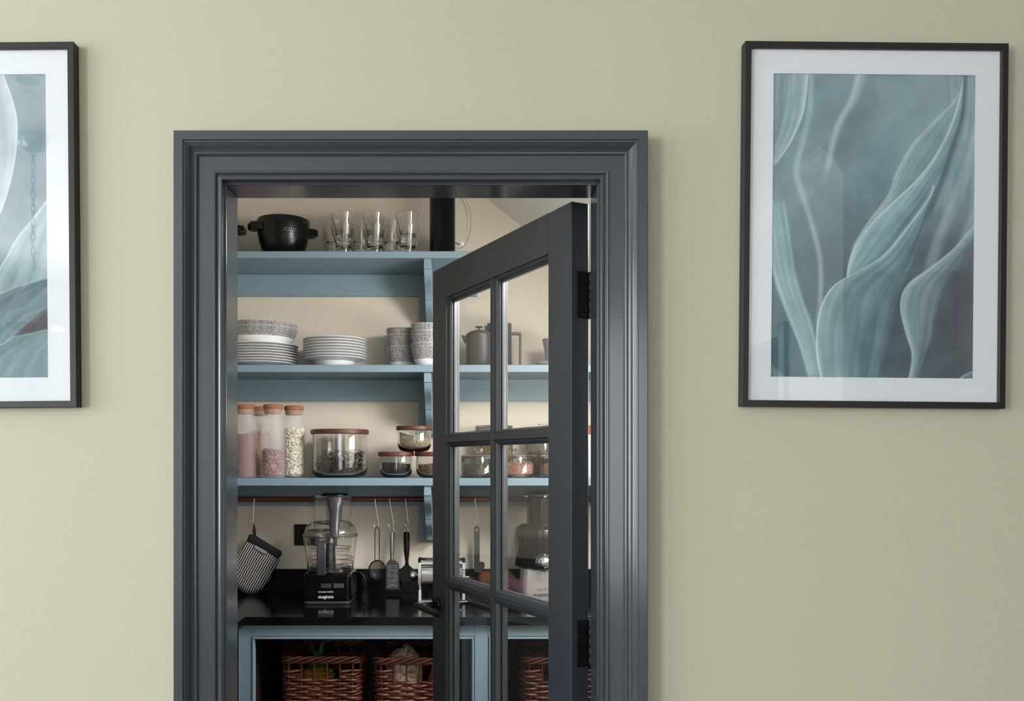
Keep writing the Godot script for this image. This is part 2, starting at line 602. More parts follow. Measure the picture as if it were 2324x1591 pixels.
func slope_slab(b: MB, x0: float, x1: float, d0: float, d1: float, o0: float, o1: float) -> void:
	var q := []
	for o in [o0, o1]:
		for k in [[x0, d0], [x1, d0], [x1, d1], [x0, d1]]:
			q.append(roof_point(k[0], k[1], o))
	var dn := Vector3(-0.6116, -0.7912, 0)
	var al := Vector3(0.7912, -0.6116, 0)
	b.flat(q[0], q[1], q[2], q[3], dn)
	b.flat(q[4], q[5], q[6], q[7], -dn)
	b.flat(q[0], q[1], q[5], q[4], Vector3.BACK)
	b.flat(q[3], q[2], q[6], q[7], Vector3.FORWARD)
	b.flat(q[0], q[3], q[7], q[4], -al)
	b.flat(q[1], q[2], q[6], q[5], al)

func casing() -> void:
	var o := Node3D.new()
	o.name = "trim_1"
	add_child(o)
	tag(o, "dark grey moulded door casing mitred round the pantry doorway", "trim", "", "structure")
	var p := [Vector2(0, 0), Vector2(0, 0.038), Vector2(0.0015, 0.0395), Vector2(0.0180, 0.0395), Vector2(0.0188, 0.0375), Vector2(0.0190, 0.0360), Vector2(0.0215, 0.0358), Vector2(0.0225, 0.0345),
		Vector2(0.0245, 0.0335), Vector2(0.0270, 0.0318), Vector2(0.0295, 0.0290), Vector2(0.0315, 0.0262), Vector2(0.0335, 0.0245), Vector2(0.0352, 0.0240), Vector2(0.0358, 0.0232),
		Vector2(0.0375, 0.0243), Vector2(0.0395, 0.0240), Vector2(0.0415, 0.0228), Vector2(0.0428, 0.0210), Vector2(0.0434, 0.0192), Vector2(0.0446, 0.0188), Vector2(0.0448, 0.0178),
		Vector2(0.0722, 0.0178), Vector2(0.0725, 0.0190), Vector2(0.0738, 0.0206), Vector2(0.0755, 0.0208), Vector2(0.0772, 0.0198), Vector2(0.0784, 0.0180), Vector2(0.0790, 0.0160), Vector2(0.0798, 0.0156), Vector2(0.0805, 0.0162),
		Vector2(0.0877, 0.0162), Vector2(0.0887, 0.0152), Vector2(0.0887, 0.0)]
	var xl := -0.5636
	var xr := 0.3640
	var yt := EYE + 0.6496
	var z := -WALL
	var b := MB.new()
	b.moulding(Vector3(xl, 0, z), Vector3.UP, Vector3.RIGHT, Vector3.BACK, yt, p, 0.0, -1.0)
	part("architrave", b, M.dark, o)
	b = MB.new()
	b.moulding(Vector3(xr, 0, z), Vector3.UP, Vector3.LEFT, Vector3.BACK, yt, p, 0.0, -1.0)
	part("architrave", b, M.dark, o)
	b = MB.new()
	b.moulding(Vector3(xl, yt, z), Vector3.RIGHT, Vector3.DOWN, Vector3.BACK, xr - xl, p, 1.0, -1.0)
	part("architrave", b, M.dark, o)
	# jamb lining: the reveal, then the rebate the door shuts into
	o = Node3D.new()
	o.name = "trim_2"
	add_child(o)
	tag(o, "dark grey jamb lining of the pantry doorway", "trim", "", "structure")
	var jl := -0.4703
	var jr := 0.2704
	var jt := EYE + 0.5548
	for s in [0, 1]:
		b = MB.new()
		var x: float = jl if s == 0 else jr
		var e: float = -0.5 if s == 0 else 0.3
		var g := -1.0 if s == 0 else 1.0
		span(b, Vector3(x, 0, -1.822), Vector3(e, jt + 0.03, -WALL), 0.0015)
		span(b, Vector3(x + g * 0.021, 0, -1.885), Vector3(e, jt + 0.03, -1.8215), 0.001)
		part("jamb", b, M.dark, o)
	b = MB.new()
	span(b, Vector3(jl, jt, -1.822), Vector3(jr, jt + 0.03, -WALL), 0.0015)
	span(b, Vector3(jl - 0.022, jt + 0.025, -1.885), Vector3(jr + 0.022, jt + 0.03, -1.8215), 0.0)
	part("jamb", b, M.dark, o)
	b = MB.new()
	span(b, Vector3(-4.0, 0, -WALL), Vector3(xl, 0.16, -WALL + 0.02), 0.004)
	span(b, Vector3(xr, 0, -WALL), Vector3(4.5, 0.16, -WALL + 0.02), 0.004)
	struct("baseboard_front", b, M.white, "white skirting board along the foot of the picture wall")

func door() -> void:
	var o := Node3D.new()
	o.name = "door_1"
	add_child(o)
	o.position = Vector3(0.2362, 0.01, -1.869)
	o.rotation.y = atan2(0.9063, -0.4226)
	tag(o, "black glazed door standing open into the pantry, hinged on the right jamb", "door", "", "structure")
	var y := func(rel: float) -> float: return rel + EYE - 0.01
	var top: float = y.call(0.563)
	var th := 0.044
	var b := MB.new()
	for s in [[0.0, 0.098], [0.667, 0.762]]:
		b = MB.new()
		span(b, Vector3(s[0], 0, 0), Vector3(s[1], top, th), 0.0015)
		part("stile", b, M.door, o)
	for r in [[y.call(0.471), top], [0.0, y.call(-1.148)]]:
		b = MB.new()
		span(b, Vector3(0.098, r[0], 0.0001), Vector3(0.667, r[1], th - 0.0001), 0.0005)
		part("rail", b, M.door, o)
	var us := [[0.098, 0.373], [0.389, 0.667]]
	var bars := [y.call(0.0646), y.call(-0.342), y.call(-0.749)]
	var ys := [[bars[0] + 0.008, y.call(0.471)], [bars[1] + 0.008, bars[0] - 0.008], [bars[2] + 0.008, bars[1] - 0.008], [y.call(-1.148), bars[2] - 0.008]]
	b = MB.new()
	span(b, Vector3(0.373, y.call(-1.148), 0.0004), Vector3(0.389, y.call(0.471), th - 0.0004), 0.002)
	part("glazing_bar", b, M.door, o)
	for c in bars:
		b = MB.new()
		span(b, Vector3(0.098, c - 0.008, 0.0004), Vector3(0.373, c + 0.008, th - 0.0004), 0.002)
		span(b, Vector3(0.389, c - 0.008, 0.0004), Vector3(0.667, c + 0.008, th - 0.0004), 0.002)
		part("glazing_bar", b, M.door, o)
	# sticking round each pane, seen from the room (w from the bar's side, h towards the room from the glass) and from the pantry
	var fp := [Vector2(0, 0), Vector2(0, 0.0125), Vector2(0.001, 0.0132), Vector2(0.0022, 0.0128), Vector2(0.0026, 0.0112), Vector2(0.0050, 0.0106), Vector2(0.0078, 0.0088), Vector2(0.0098, 0.0060), Vector2(0.0108, 0.0028), Vector2(0.012, 0.0022), Vector2(0.012, 0.0)]
	var bp := [Vector2(0, 0), Vector2(0, 0.0205), Vector2(0.003, 0.0205), Vector2(0.0055, 0.0190), Vector2(0.0062, 0.0160), Vector2(0.0062, 0.0120), Vector2(0.0105, 0.0110), Vector2(0.012, 0.009), Vector2(0.012, 0.0)]
	for u in us:
		for v in ys:
			b = MB.new()
			var w: float = u[1] - u[0]
			var h: float = v[1] - v[0]
			for side in [[0.0168, -1.0, fp], [0.0212, 1.0, bp]]:
				var hd := Vector3(0, 0, side[1])
				var z: float = side[0]
				b.moulding(Vector3(u[0], v[0], z), Vector3.UP, Vector3.RIGHT, hd, h, side[2], 1.0, -1.0)
				b.moulding(Vector3(u[1], v[0], z), Vector3.UP, Vector3.LEFT, hd, h, side[2], 1.0, -1.0)
				b.moulding(Vector3(u[0], v[0], z), Vector3.RIGHT, Vector3.UP, hd, w, side[2], 1.0, -1.0)
				b.moulding(Vector3(u[0], v[1], z), Vector3.RIGHT, Vector3.DOWN, hd, w, side[2], 1.0, -1.0)
			part("glazing_bead", b, M.door, o)
			b = MB.new()
			b.box(Vector3((u[0] + u[1]) / 2, (v[0] + v[1]) / 2, 0.019), Vector3(w - 0.004, h - 0.004, 0.004))
			part("pane", b, M.door_pane, o)
	for cy in [y.call(0.363), y.call(-0.3915), y.call(-1.15)]:
		b = MB.new()
		span(b, Vector3(-0.0016, cy - 0.051, 0.0135), Vector3(0.0004, cy + 0.051, 0.0445), 0.0004)
		for k in 5:
			b.T = Transform3D(Basis.IDENTITY, Vector3(-0.0035, cy - 0.051 + k * 0.0204, 0.0475))
			b.lathe([Vector2(0, 0.0003), Vector2(0.0052, 0.0003), Vector2(0.0056, 0.0009), Vector2(0.0056, 0.0195), Vector2(0.0052, 0.0201), Vector2(0, 0.0201)], 14)
		var hg := part("hinge", b, M.iron, o)
		for k in [[0.0375, 0.0415], [0.021, 0.014], [0.021, -0.014], [0.0375, -0.0415]]:
			b = MB.new()
			b.T = Transform3D(Basis(Vector3(0, 0, 1), PI / 2), Vector3(-0.0015, cy + k[1], k[0]))
			b.lathe([Vector2(0.0046, 0), Vector2(0.0042, 0.0006), Vector2(0.0028, 0.0009), Vector2(0.0016, 0.0003), Vector2(0, 0.0003)], 14)
			part("screw", b, M.iron, hg)
	for s in [-1.0, 1.0]:
		var lv := Node3D.new()
		lv.name = "lever_handle"
		o.add_child(lv, true)
		lv.position = Vector3(0.728, y.call(-0.414), 0.0 if s < 0 else th)
		b = MB.new()
		b.T = Transform3D(Basis(Vector3.RIGHT, s * PI / 2), Vector3.ZERO)
		b.lathe([Vector2(0.025, 0), Vector2(0.025, 0.006), Vector2(0.024, 0.0075), Vector2(0.022, 0.008), Vector2(0, 0.008)], 28)
		part("rose", b, M.black, lv)
		b = MB.new()
		b.tube([Vector3(0, 0, s * 0.007), Vector3(0, 0, s * 0.06)], 0.008, 16)
		part("neck", b, M.black, lv)
		b = MB.new()
		var g := []
		var rr := []
		for k in [[0.013, 0.006], [0.0145, 0.0085], [0.013, 0.0095], [-0.146, 0.0095], [-0.149, 0.0085], [-0.15, 0.006]]:
			g.append(Vector3(0.013 - (0.013 - k[0]), 0, s * 0.06))
			rr.append(k[1])
		g[0].x = 0.0152
		b.tube(g, rr, 18)
		part("lever", b, M.black, lv)

# ---------------------------------------------------------------- pictures
func lerp_curve(c: Array, v: float) -> float:
	if v <= c[0].y:
		return c[0].x
	for i in c.size() - 1:
		if v <= c[i + 1].y:
			var a: Vector2 = c[i]
			var b: Vector2 = c[i + 1]
			var t := (v - a.y) / maxf(b.y - a.y, 0.001)
			var m0: float = (b.x - c[maxi(i - 1, 0)].x) / maxf(b.y - c[maxi(i - 1, 0)].y, 0.001)
			var e: Vector2 = c[mini(i + 2, c.size() - 1)]
			var m1: float = (e.x - a.x) / maxf(e.y - a.y, 0.001)
			var h := b.y - a.y
			var t2 := t * t
			var t3 := t2 * t
			return (2 * t3 - 3 * t2 + 1) * a.x + (t3 - 2 * t2 + t) * m0 * h + (3 * t2 - 2 * t3) * b.x + (t3 - t2) * m1 * h
	return c[c.size() - 1].x

func arr(s: String) -> Array:
	var out := []
	for w in s.split(" ", false):
		var q := w.split(",")
		out.append(Vector2(float(q[0]), float(q[1])))
	return out

# a print of soft agave leaves: leaves are [left edge, right edge, tone at left, tone at right, left rim, right rim, rim width, fold]
func leaf_print(x0: float, y0: float, w: int, h: int, dx0: float, px: float, bg: Callable, leaves: Array) -> ImageTexture:
	var img := Image.create(w, h, true, Image.FORMAT_RGB8)
	var nz := FastNoiseLite.new()
	nz.frequency = 0.012
	nz.seed = 4
	nz.fractal_octaves = 3
	var streak := FastNoiseLite.new()
	streak.frequency = 0.06
	streak.seed = 8
	streak.fractal_octaves = 2
	for j in h:
		var Y := y0 + j * px
		var row := []
		for l in leaves:
			var lc: Array = l[0]
			var rc: Array = l[1]
			if Y < maxf(lc[0].y, rc[0].y) or Y > minf(lc[lc.size() - 1].y, rc[rc.size() - 1].y):
				continue
			var fade: float = float(l[6]) * 5.0
			var f := clampf((Y - maxf(lc[0].y, rc[0].y)) / fade, 0, 1) * clampf((minf(lc[lc.size() - 1].y, rc[rc.size() - 1].y) - Y) / fade, 0, 1)
			row.append([lerp_curve(lc, Y), lerp_curve(rc, Y), l, smoothstep(0.0, 1.0, f)])
		for i in w:
			var X := x0 + dx0 + i * px
			var c: Color = bg.call(X, Y)
			for r in row:
				var a: float = r[0]
				var e: float = r[1]
				var l: Array = r[2]
				var soft: float = l[6]
				if X < a - soft or X > e + soft:
					continue
				var cover := clampf((X - a) / soft + 0.5, 0, 1) * clampf((e - X) / soft + 0.5, 0, 1)
				var t := clampf((X - a) / maxf(e - a, 1.0), 0, 1)
				var k: Color = (l[2] as Color).lerp(l[3], t)
				var s := streak.get_noise_2d((t * 60.0 + 40.0) * 1.5, Y * 0.06) * 0.10
				k = Color(k.r + s, k.g + s, k.b + s)
				var ra: float = exp(-absf(X - a) / (soft + 1.5)) * l[4]
				var rb: float = exp(-absf(X - e) / (soft + 1.5)) * l[5]
				k = k.lerp(Color(0.90, 0.95, 0.94), clampf(ra + rb, 0, 1))
				c = c.lerp(k, cover * r[3] * (l[7] if l.size() > 7 else 1.0))
			var g := nz.get_noise_2d(X, Y) * 0.05
			img.set_pixel(i, j, Color(c.r + g, c.g + g, c.b + g))
	img.generate_mipmaps()
	return ImageTexture.create_from_image(img)

func art_right() -> ImageTexture:
	var bg := func(X: float, Y: float) -> Color:
		var t := clampf((Y - 165) / 690.0, 0, 1)
		var s := clampf((X - 1757) / 460.0, 0, 1)
		var a := Color(0.46, 0.57, 0.60).lerp(Color(0.55, 0.65, 0.67), s)
		var d := Color(0.28, 0.42, 0.46).lerp(Color(0.33, 0.35, 0.38), s)
		return a.lerp(d, smoothstep(0.25, 0.75, t)) * (1.0 - 0.16 * exp(-pow((X - 1930 - (Y - 290) * -0.3) / 45.0, 2) - pow((Y - 290) / 80.0, 2)))
	var pale := Color(0.62, 0.73, 0.74)
	var mid := Color(0.45, 0.58, 0.61)
	var deep := Color(0.30, 0.40, 0.44)
	var lv := [
		[arr("2120,40 2150,240 2120,340 2085,420 2060,520"), arr("2230,40 2230,520"), Color(0.55, 0.65, 0.67), Color(0.50, 0.60, 0.62), 0.0, 0.2, 24.0, 0.8],
		[arr("1735,40 1735,380"), arr("1845,40 1832,240 1803,320 1757,388"), Color(0.46, 0.57, 0.60), Color(0.62, 0.72, 0.73), 0.0, 0.75, 2.5],
		[arr("1944,110 1946,160 1932,222 1903,275 1888,330 1880,380 1872,420"), arr("1992,110 1974,160 1948,225 1917,280 1902,330 1892,380 1880,420"), Color(0.80, 0.85, 0.86), Color(0.58, 0.68, 0.70), 0.2, 0.0, 12.0, 0.75],
		[arr("1838,40 1838,240 1818,330 1808,390 1822,440 1848,520 1865,600 1862,760"), arr("1850,40 1849,240 1832,330 1822,390 1836,440 1860,520 1876,600 1872,760"), pale, pale, 0.1, 0.1, 9.0, 0.7],
		[arr("1735,440 1738,480 1752,560 1770,640 1800,720 1828,790 1850,870"), arr("1787,440 1800,520 1812,600 1828,660 1850,720 1868,790 1880,870"), Color(0.56, 0.69, 0.70), Color(0.50, 0.63, 0.65), 0.45, 0.05, 6.0, 0.95],
		[arr("1738,800 1760,840 1790,880"), arr("1739,800 1775,835 1830,880"), Color(0.55, 0.67, 0.69), mid, 0.0, 0.3, 6.0, 0.6],
		[arr("2170,195 2168,220 2120,270 2075,320 2040,380 2018,440 1975,500 1945,550 1932,600 1928,640"), arr("2180,195 2178,230 2140,300 2085,380 2045,450 2020,500 1985,560 1955,610 1934,640"), Color(0.60, 0.70, 0.71), Color(0.5, 0.61, 0.63), 0.5, 0.0, 5.0, 0.85],
		[arr("2185,166 2182,190 2168,250 2140,320 2095,390 2030,455 1985,500 1950,550 1934,590 1928,630"), arr("2187,166 2187,190 2180,260 2160,330 2130,400 2105,460 2070,510 2030,560 1985,600 1930,630"), Color(0.62, 0.74, 0.75), Color(0.42, 0.55, 0.58), 0.85, 0.1, 2.5],
		[arr("2188,120 2186,165 2180,260 2145,370 2118,440 2075,505 2030,560 1985,595"), arr("2196,120 2195,165 2188,260 2158,370 2134,440 2100,520 2060,580 1985,640"), Color(0.25, 0.34, 0.38), Color(0.36, 0.47, 0.50), 0.0, 0.0, 5.0, 0.75],
		[arr("2240,470 2215,500 2165,560 2110,605 2070,635 2052,665 2050,700 2062,750 2076,800 2066,870"), arr("2250,470 2240,510 2190,570 2150,640 2132,700 2120,760 2100,820 2085,870"), Color(0.58, 0.70, 0.71), Color(0.38, 0.46, 0.49), 0.7, 0.0, 4.0, 0.95],
		[arr("2122,410 2112,440 2065,508 2010,575 1965,605 1905,640 1880,672 1866,715 1862,770 1866,820 1876,870"), arr("2123,410 2121,440 2100,520 2076,590 2050,660 2032,730 2015,800 1995,870"), Color(0.50, 0.64, 0.66), Color(0.36, 0.46, 0.49), 1.0, 0.0, 2.2],
		[arr("2240,822 2215,832 2190,845 2160,870"), arr("2250,822 2250,870"), Color(0.4, 0.52, 0.55), Color(0.35, 0.47, 0.5), 0.8, 0.0, 3.0],
	]
	for q in [["2222,40 2216,260 2176,400 2128,520 2090,640", 26.0], ["2238,40 2240,330 2216,440 2180,540 2150,620", 20.0]]:
		var a := arr(q[0])
		var e := []
		for w in a:
			e.append((w as Vector2) + Vector2(q[1], 0))
		lv.insert(1, [a, e, Color(0.66, 0.74, 0.75), Color(0.58, 0.67, 0.69), 0.1, 0.1, 12.0, 0.55])
	return leaf_print(1757, 164, 460, 692, 0.0, 1.0, bg, lv)

func art_left() -> ImageTexture:
	var bg := func(_X: float, Y: float) -> Color:
		return Color(0.533, 0.619, 0.645).lerp(Color(0.430, 0.533, 0.559), clampf((Y - 165) / 690.0, 0, 1))
	var lv := [
		[arr("-360,40 -330,300 -280,480"), arr("-240,40 -200,300 -280,480"), Color(0.430, 0.533, 0.559), Color(0.568, 0.654, 0.671), 0.1, 0.7, 4.0],
		[arr("-40,285 -60,340 -80,480"), arr("130,196 105,216 60,262 36,300"), Color(0.602, 0.679, 0.697), Color(0.499, 0.593, 0.619), 0.0, 0.6, 4.0, 0.9],
		[arr("-240,40 -200,320 -180,600"), arr("4,40 5,160 22,215 34,265 33,330 22,395 0,470 -60,600"), Color(0.568, 0.654, 0.679), Color(0.688, 0.748, 0.765), 0.2, 0.9, 2.5],
		[arr("110,425 104,442 70,488 32,535 0,592 -60,680"), arr("150,425 150,680"), Color(0.568, 0.654, 0.671), Color(0.516, 0.611, 0.628), 0.8, 0.0, 3.0],
		[arr("-360,520 -360,760"), arr("-200,520 -120,640 -60,700 -100,760"), Color(0.361, 0.473, 0.499), Color(0.499, 0.602, 0.619), 0.0, 0.7, 4.0],
		[arr("140,618 104,625 50,640 0,658 -80,700 -140,860"), arr("150,618 150,690 100,700 60,722 20,752 -40,860"), Color(0.327, 0.430, 0.456), Color(0.387, 0.490, 0.516), 0.9, 0.25, 2.5],
		[arr("150,685 105,690 60,722 22,756 0,770"), arr("152,685 150,740 105,742 60,752 22,758 0,771"), Color(0.310, 0.310, 0.327), Color(0.258, 0.258, 0.284), 0.3, 0.6, 2.0],
		[arr("150,738 105,742 60,751 24,758 0,772 -60,800 -140,870"), arr("160,738 160,870"), Color(0.396, 0.516, 0.542), Color(0.482, 0.585, 0.602), 0.6, 0.0, 3.0],
	]
	return leaf_print(-355, 164, 460, 692, 0.0, 1.0, bg, lv)

func picture(at: Vector3, roll: float, tex: Texture2D, label: String) -> void:
	var o := thing("framed_picture", label, "picture", at)
	o.rotation.z = roll
	var W := 0.5194
	var H := 0.7205
	var D := 0.024
	var p := [Vector2(0, 0), Vector2(0, D - 0.0006), Vector2(0.0006, D), Vector2(0.0118, D), Vector2(0.0124, D - 0.0006), Vector2(0.0124, D - 0.006), Vector2(0.0124, 0)]
	for s in [-1.0, 1.0]:
		var b := MB.new()
		b.moulding(Vector3(s * W / 2, -H / 2, 0), Vector3.UP, Vector3(-s, 0, 0), Vector3.BACK, H, p, 1.0, -1.0)
		part("frame_bar", b, M.frame, o)
		b = MB.new()
		b.moulding(Vector3(-W / 2, s * H / 2, 0), Vector3.RIGHT, Vector3(0, -s, 0), Vector3.BACK, W, p, 1.0, -1.0)
		part("frame_bar", b, M.frame, o)
	var pw := 0.4005
	var ph := 0.6010
	var b := MB.new()
	var iw := W / 2 - 0.0125
	var ih := H / 2 - 0.0125
	# white mount with a cut window, bevelled at its edge
	for s in [-1.0, 1.0]:
		span(b, Vector3(s * pw / 2, -ih, 0.0135), Vector3(s * iw, ih, 0.0155))
		span(b, Vector3(-pw / 2, s * ph / 2, 0.0135), Vector3(pw / 2, s * ih, 0.0155))
	part("mount", b, M.mount, o)
	var m := paint(Color.WHITE, 0.7)
	m.albedo_texture = tex
	b = MB.new()
	b.flat(Vector3(-pw / 2 - 0.004, -ph / 2 - 0.004, 0.013), Vector3(pw / 2 + 0.004, -ph / 2 - 0.004, 0.013), Vector3(pw / 2 + 0.004, ph / 2 + 0.004, 0.013), Vector3(-pw / 2 - 0.004, ph / 2 + 0.004, 0.013), Vector3.BACK)
	span(b, Vector3(-iw, -ih, 0.009), Vector3(iw, ih, 0.0128))
	part("print", b, m, o)
	b = MB.new()
	span(b, Vector3(-iw, -ih, 0.0165), Vector3(iw, ih, 0.0183))
	part("glass_pane", b, M.pane, o)

func pictures() -> void:
	picture(Vector3(939.0 * 1.711 / F, EYE + 540.0 * 1.711 / F, -WALL), -0.0095, art_right(), "black framed agave leaf print with white mount, whole picture right of the doorway")
	picture(Vector3((-129.0 - 1048.0) * 1.711 / F, EYE + 538.6 * 1.711 / F, -WALL), 0.0085, art_left(), "black framed pale leaf print left of the doorway, cut by the photo's edge")

# the side of the room behind the camera, which shows in the pictures' glass
func reflected_room() -> void:
	var b := MB.new()
	span(b, Vector3(2.01, 0, 1.14), Vector3(2.08, 3.1, 2.0))
	span(b, Vector3(2.01, 2.22, 2.0), Vector3(2.08, 3.1, 3.0))
	span(b, Vector3(2.01, 0, 3.0), Vector3(2.08, 3.1, 4.6))
	struct("wall_partition", b, M.plaster, "short partition with a dark doorway, mirrored in the right picture's glass")
	b = MB.new()
	span(b, Vector3(2.08, 0, 1.69), Vector3(4.5, 3.1, 1.8))
	struct("wall_back", b, paint(c8(176, 170, 166), 0.85), "grey brown wall behind the camera, mirrored in the right picture's glass")
	b = MB.new()
	var cr := [Vector2(0, 0), Vector2(0, 0.115), Vector2(0.012, 0.115), Vector2(0.014, 0.1), Vector2(0.03, 0.092), Vector2(0.05, 0.07), Vector2(0.06, 0.05), Vector2(0.075, 0.045), Vector2(0.08, 0.035), Vector2(0.1, 0.028), Vector2(0.125, 0.012), Vector2(0.14, 0.01), Vector2(0.14, 0)]
	b.moulding(Vector3(2.01, 3.1, 1.14), Vector3.BACK, Vector3.DOWN, Vector3.LEFT, 3.46, cr, 0.0, 0.0)
	struct("trim_3", b, M.white, "white crown moulding mirrored in the right picture's glass")
	b = MB.new()
	span(b, Vector3(1.98, 0, 1.9), Vector3(2.0099, 2.3, 2.0), 0.004)
	span(b, Vector3(1.98, 0, 3.0), Vector3(2.0099, 2.3, 3.1), 0.004)
	span(b, Vector3(1.98, 2.22, 2.0), Vector3(2.0099, 2.3, 3.0), 0.004)
	struct("trim_4", b, M.dark, "dark casing of the doorway mirrored in the right picture's glass")
	# framed print with palm fronds in front of it
	var o := thing("framed_print", "dark framed grey print, mirrored at the bottom of the right picture's glass", "picture", Vector3(2.66, EYE + 0.55, 1.67))
	b = MB.new()
	for s in [-1.0, 1.0]:
		b.box(Vector3(s * 0.24, 0, 0), Vector3(0.025, 1.15, 0.03), 0.003)
		b.box(Vector3(0, s * 0.5625, 0), Vector3(0.48, 0.025, 0.03), 0.003)
	part("frame", b, M.frame, o)
	b = MB.new()
	b.box(Vector3(0, 0, 0.006), Vector3(0.47, 1.11, 0.01))
	part("print", b, paint(c8(214, 212, 214), 0.6), o)
	o = thing("potted_palm", "potted palm with dark fronds, mirrored in the right picture's glass", "plant", Vector3(2.64, 0, 1.35))
	b = MB.new()
	b.lathe([Vector2(0, 0), Vector2(0.14, 0), Vector2(0.19, 0.34), Vector2(0.19, 0.36), Vector2(0.165, 0.36), Vector2(0.16, 0.3), Vector2(0, 0.3)], 28)
	part("pot", b, M.charcoal, o)
	for fr in [[-0.22, 2.36, 0.02], [0.03, 2.22, 0.04], [0.32, 1.85, 0.0], [-0.16, 1.8, 0.05], [0.1, 1.7, 0.1]]:
		b = MB.new()
		var tip := Vector3(fr[0], fr[1], fr[2])
		var pts := []
		for k in 13:
			var t := k / 12.0
			pts.append(Vector3(0, 0.3, 0).lerp(tip, t) + Vector3(fr[0] * 0.5, 0, 0) * t * (t - 1.0))
		b.tube(pts, 0.006, 6)
		for k in range(30, 100):
			var t := k / 100.0
			var base := Vector3(0, 0.3, 0).lerp(tip, t) + Vector3(fr[0] * 0.5, 0, 0) * t * (t - 1.0)
			var d := (tip - Vector3(0, 0.3, 0)).normalized()
			var ln := 0.26 * sin(PI * clampf((t - 0.12) / 0.9, 0.05, 1.0)) + 0.04
			for s in [-1.0, 1.0]:
				var q: Vector3 = base + (d * 0.6 + Vector3(s, -0.1, 0.1)).normalized() * ln
				var side := d * 0.006
				var mid := base.lerp(q, 0.5)
				b.quad(base - side, base + side, mid + side, mid - side, Vector3.FORWARD, Vector3.FORWARD, Vector3.FORWARD, Vector3.FORWARD)
				b.tri(mid - side, mid + side, q, Vector3.FORWARD, Vector3.FORWARD, Vector3.FORWARD)
		part("frond", b, M.leaf, o)
	# pendant lamp and downlight mirrored in the left picture
	o = thing("pendant_lamp", "metal pendant lamp on a chain, mirrored in the left picture's glass", "lamp", Vector3(-2.19, 3.1, 1.0))
	b = MB.new()
	b.lathe([Vector2(0, -0.07), Vector2(0.05, -0.07), Vector2(0.06, -0.05), Vector2(0.07, -0.045), Vector2(0.08, -0.015), Vector2(0.08, 0), Vector2(0, 0)], 30)
	part("canopy", b, M.steel, o)
	b = MB.new()
	for k in 18:
		var y := -0.085 - k * 0.036
		var lp := []
		for j in 12:
			var a := TAU * j / 12
			var e := Vector3(cos(a) * 0.011, y + sin(a) * 0.024, 0)
			lp.append(e if k % 2 == 0 else Vector3(0, e.y, e.x))
		b.tube(lp, 0.003, 5, true)
	part("chain", b, M.steel, o)
	b = MB.new()
	b.lathe([Vector2(0.17, -0.98), Vector2(0.16, -0.95), Vector2(0.07, -0.80), Vector2(0.045, -0.78), Vector2(0.04, -0.73), Vector2(0, -0.72)], 30)
	part("lamp_shade", b, M.steel, o)
	o = thing("downlight", "round recessed downlight, mirrored in the left picture's glass", "light", Vector3(-1.89, 3.1, 0.35))
	b = MB.new()
	b.lathe([Vector2(0.05, -0.001), Vector2(0.055, -0.006), Vector2(0.08, -0.006), Vector2(0.085, 0)], 30)
	part("trim_ring", b, M.white, o)
	b = MB.new()
	b.lathe([Vector2(0, -0.002), Vector2(0.05, -0.002)], 30)
	part("lens", b, M.charcoal, o)

# ---------------------------------------------------------------- pantry joinery
const S1 := 0.792    # shelf tops and worktop, above the eye
const S2 := 0.3664
const S3 := -0.0577
const WT := -0.53

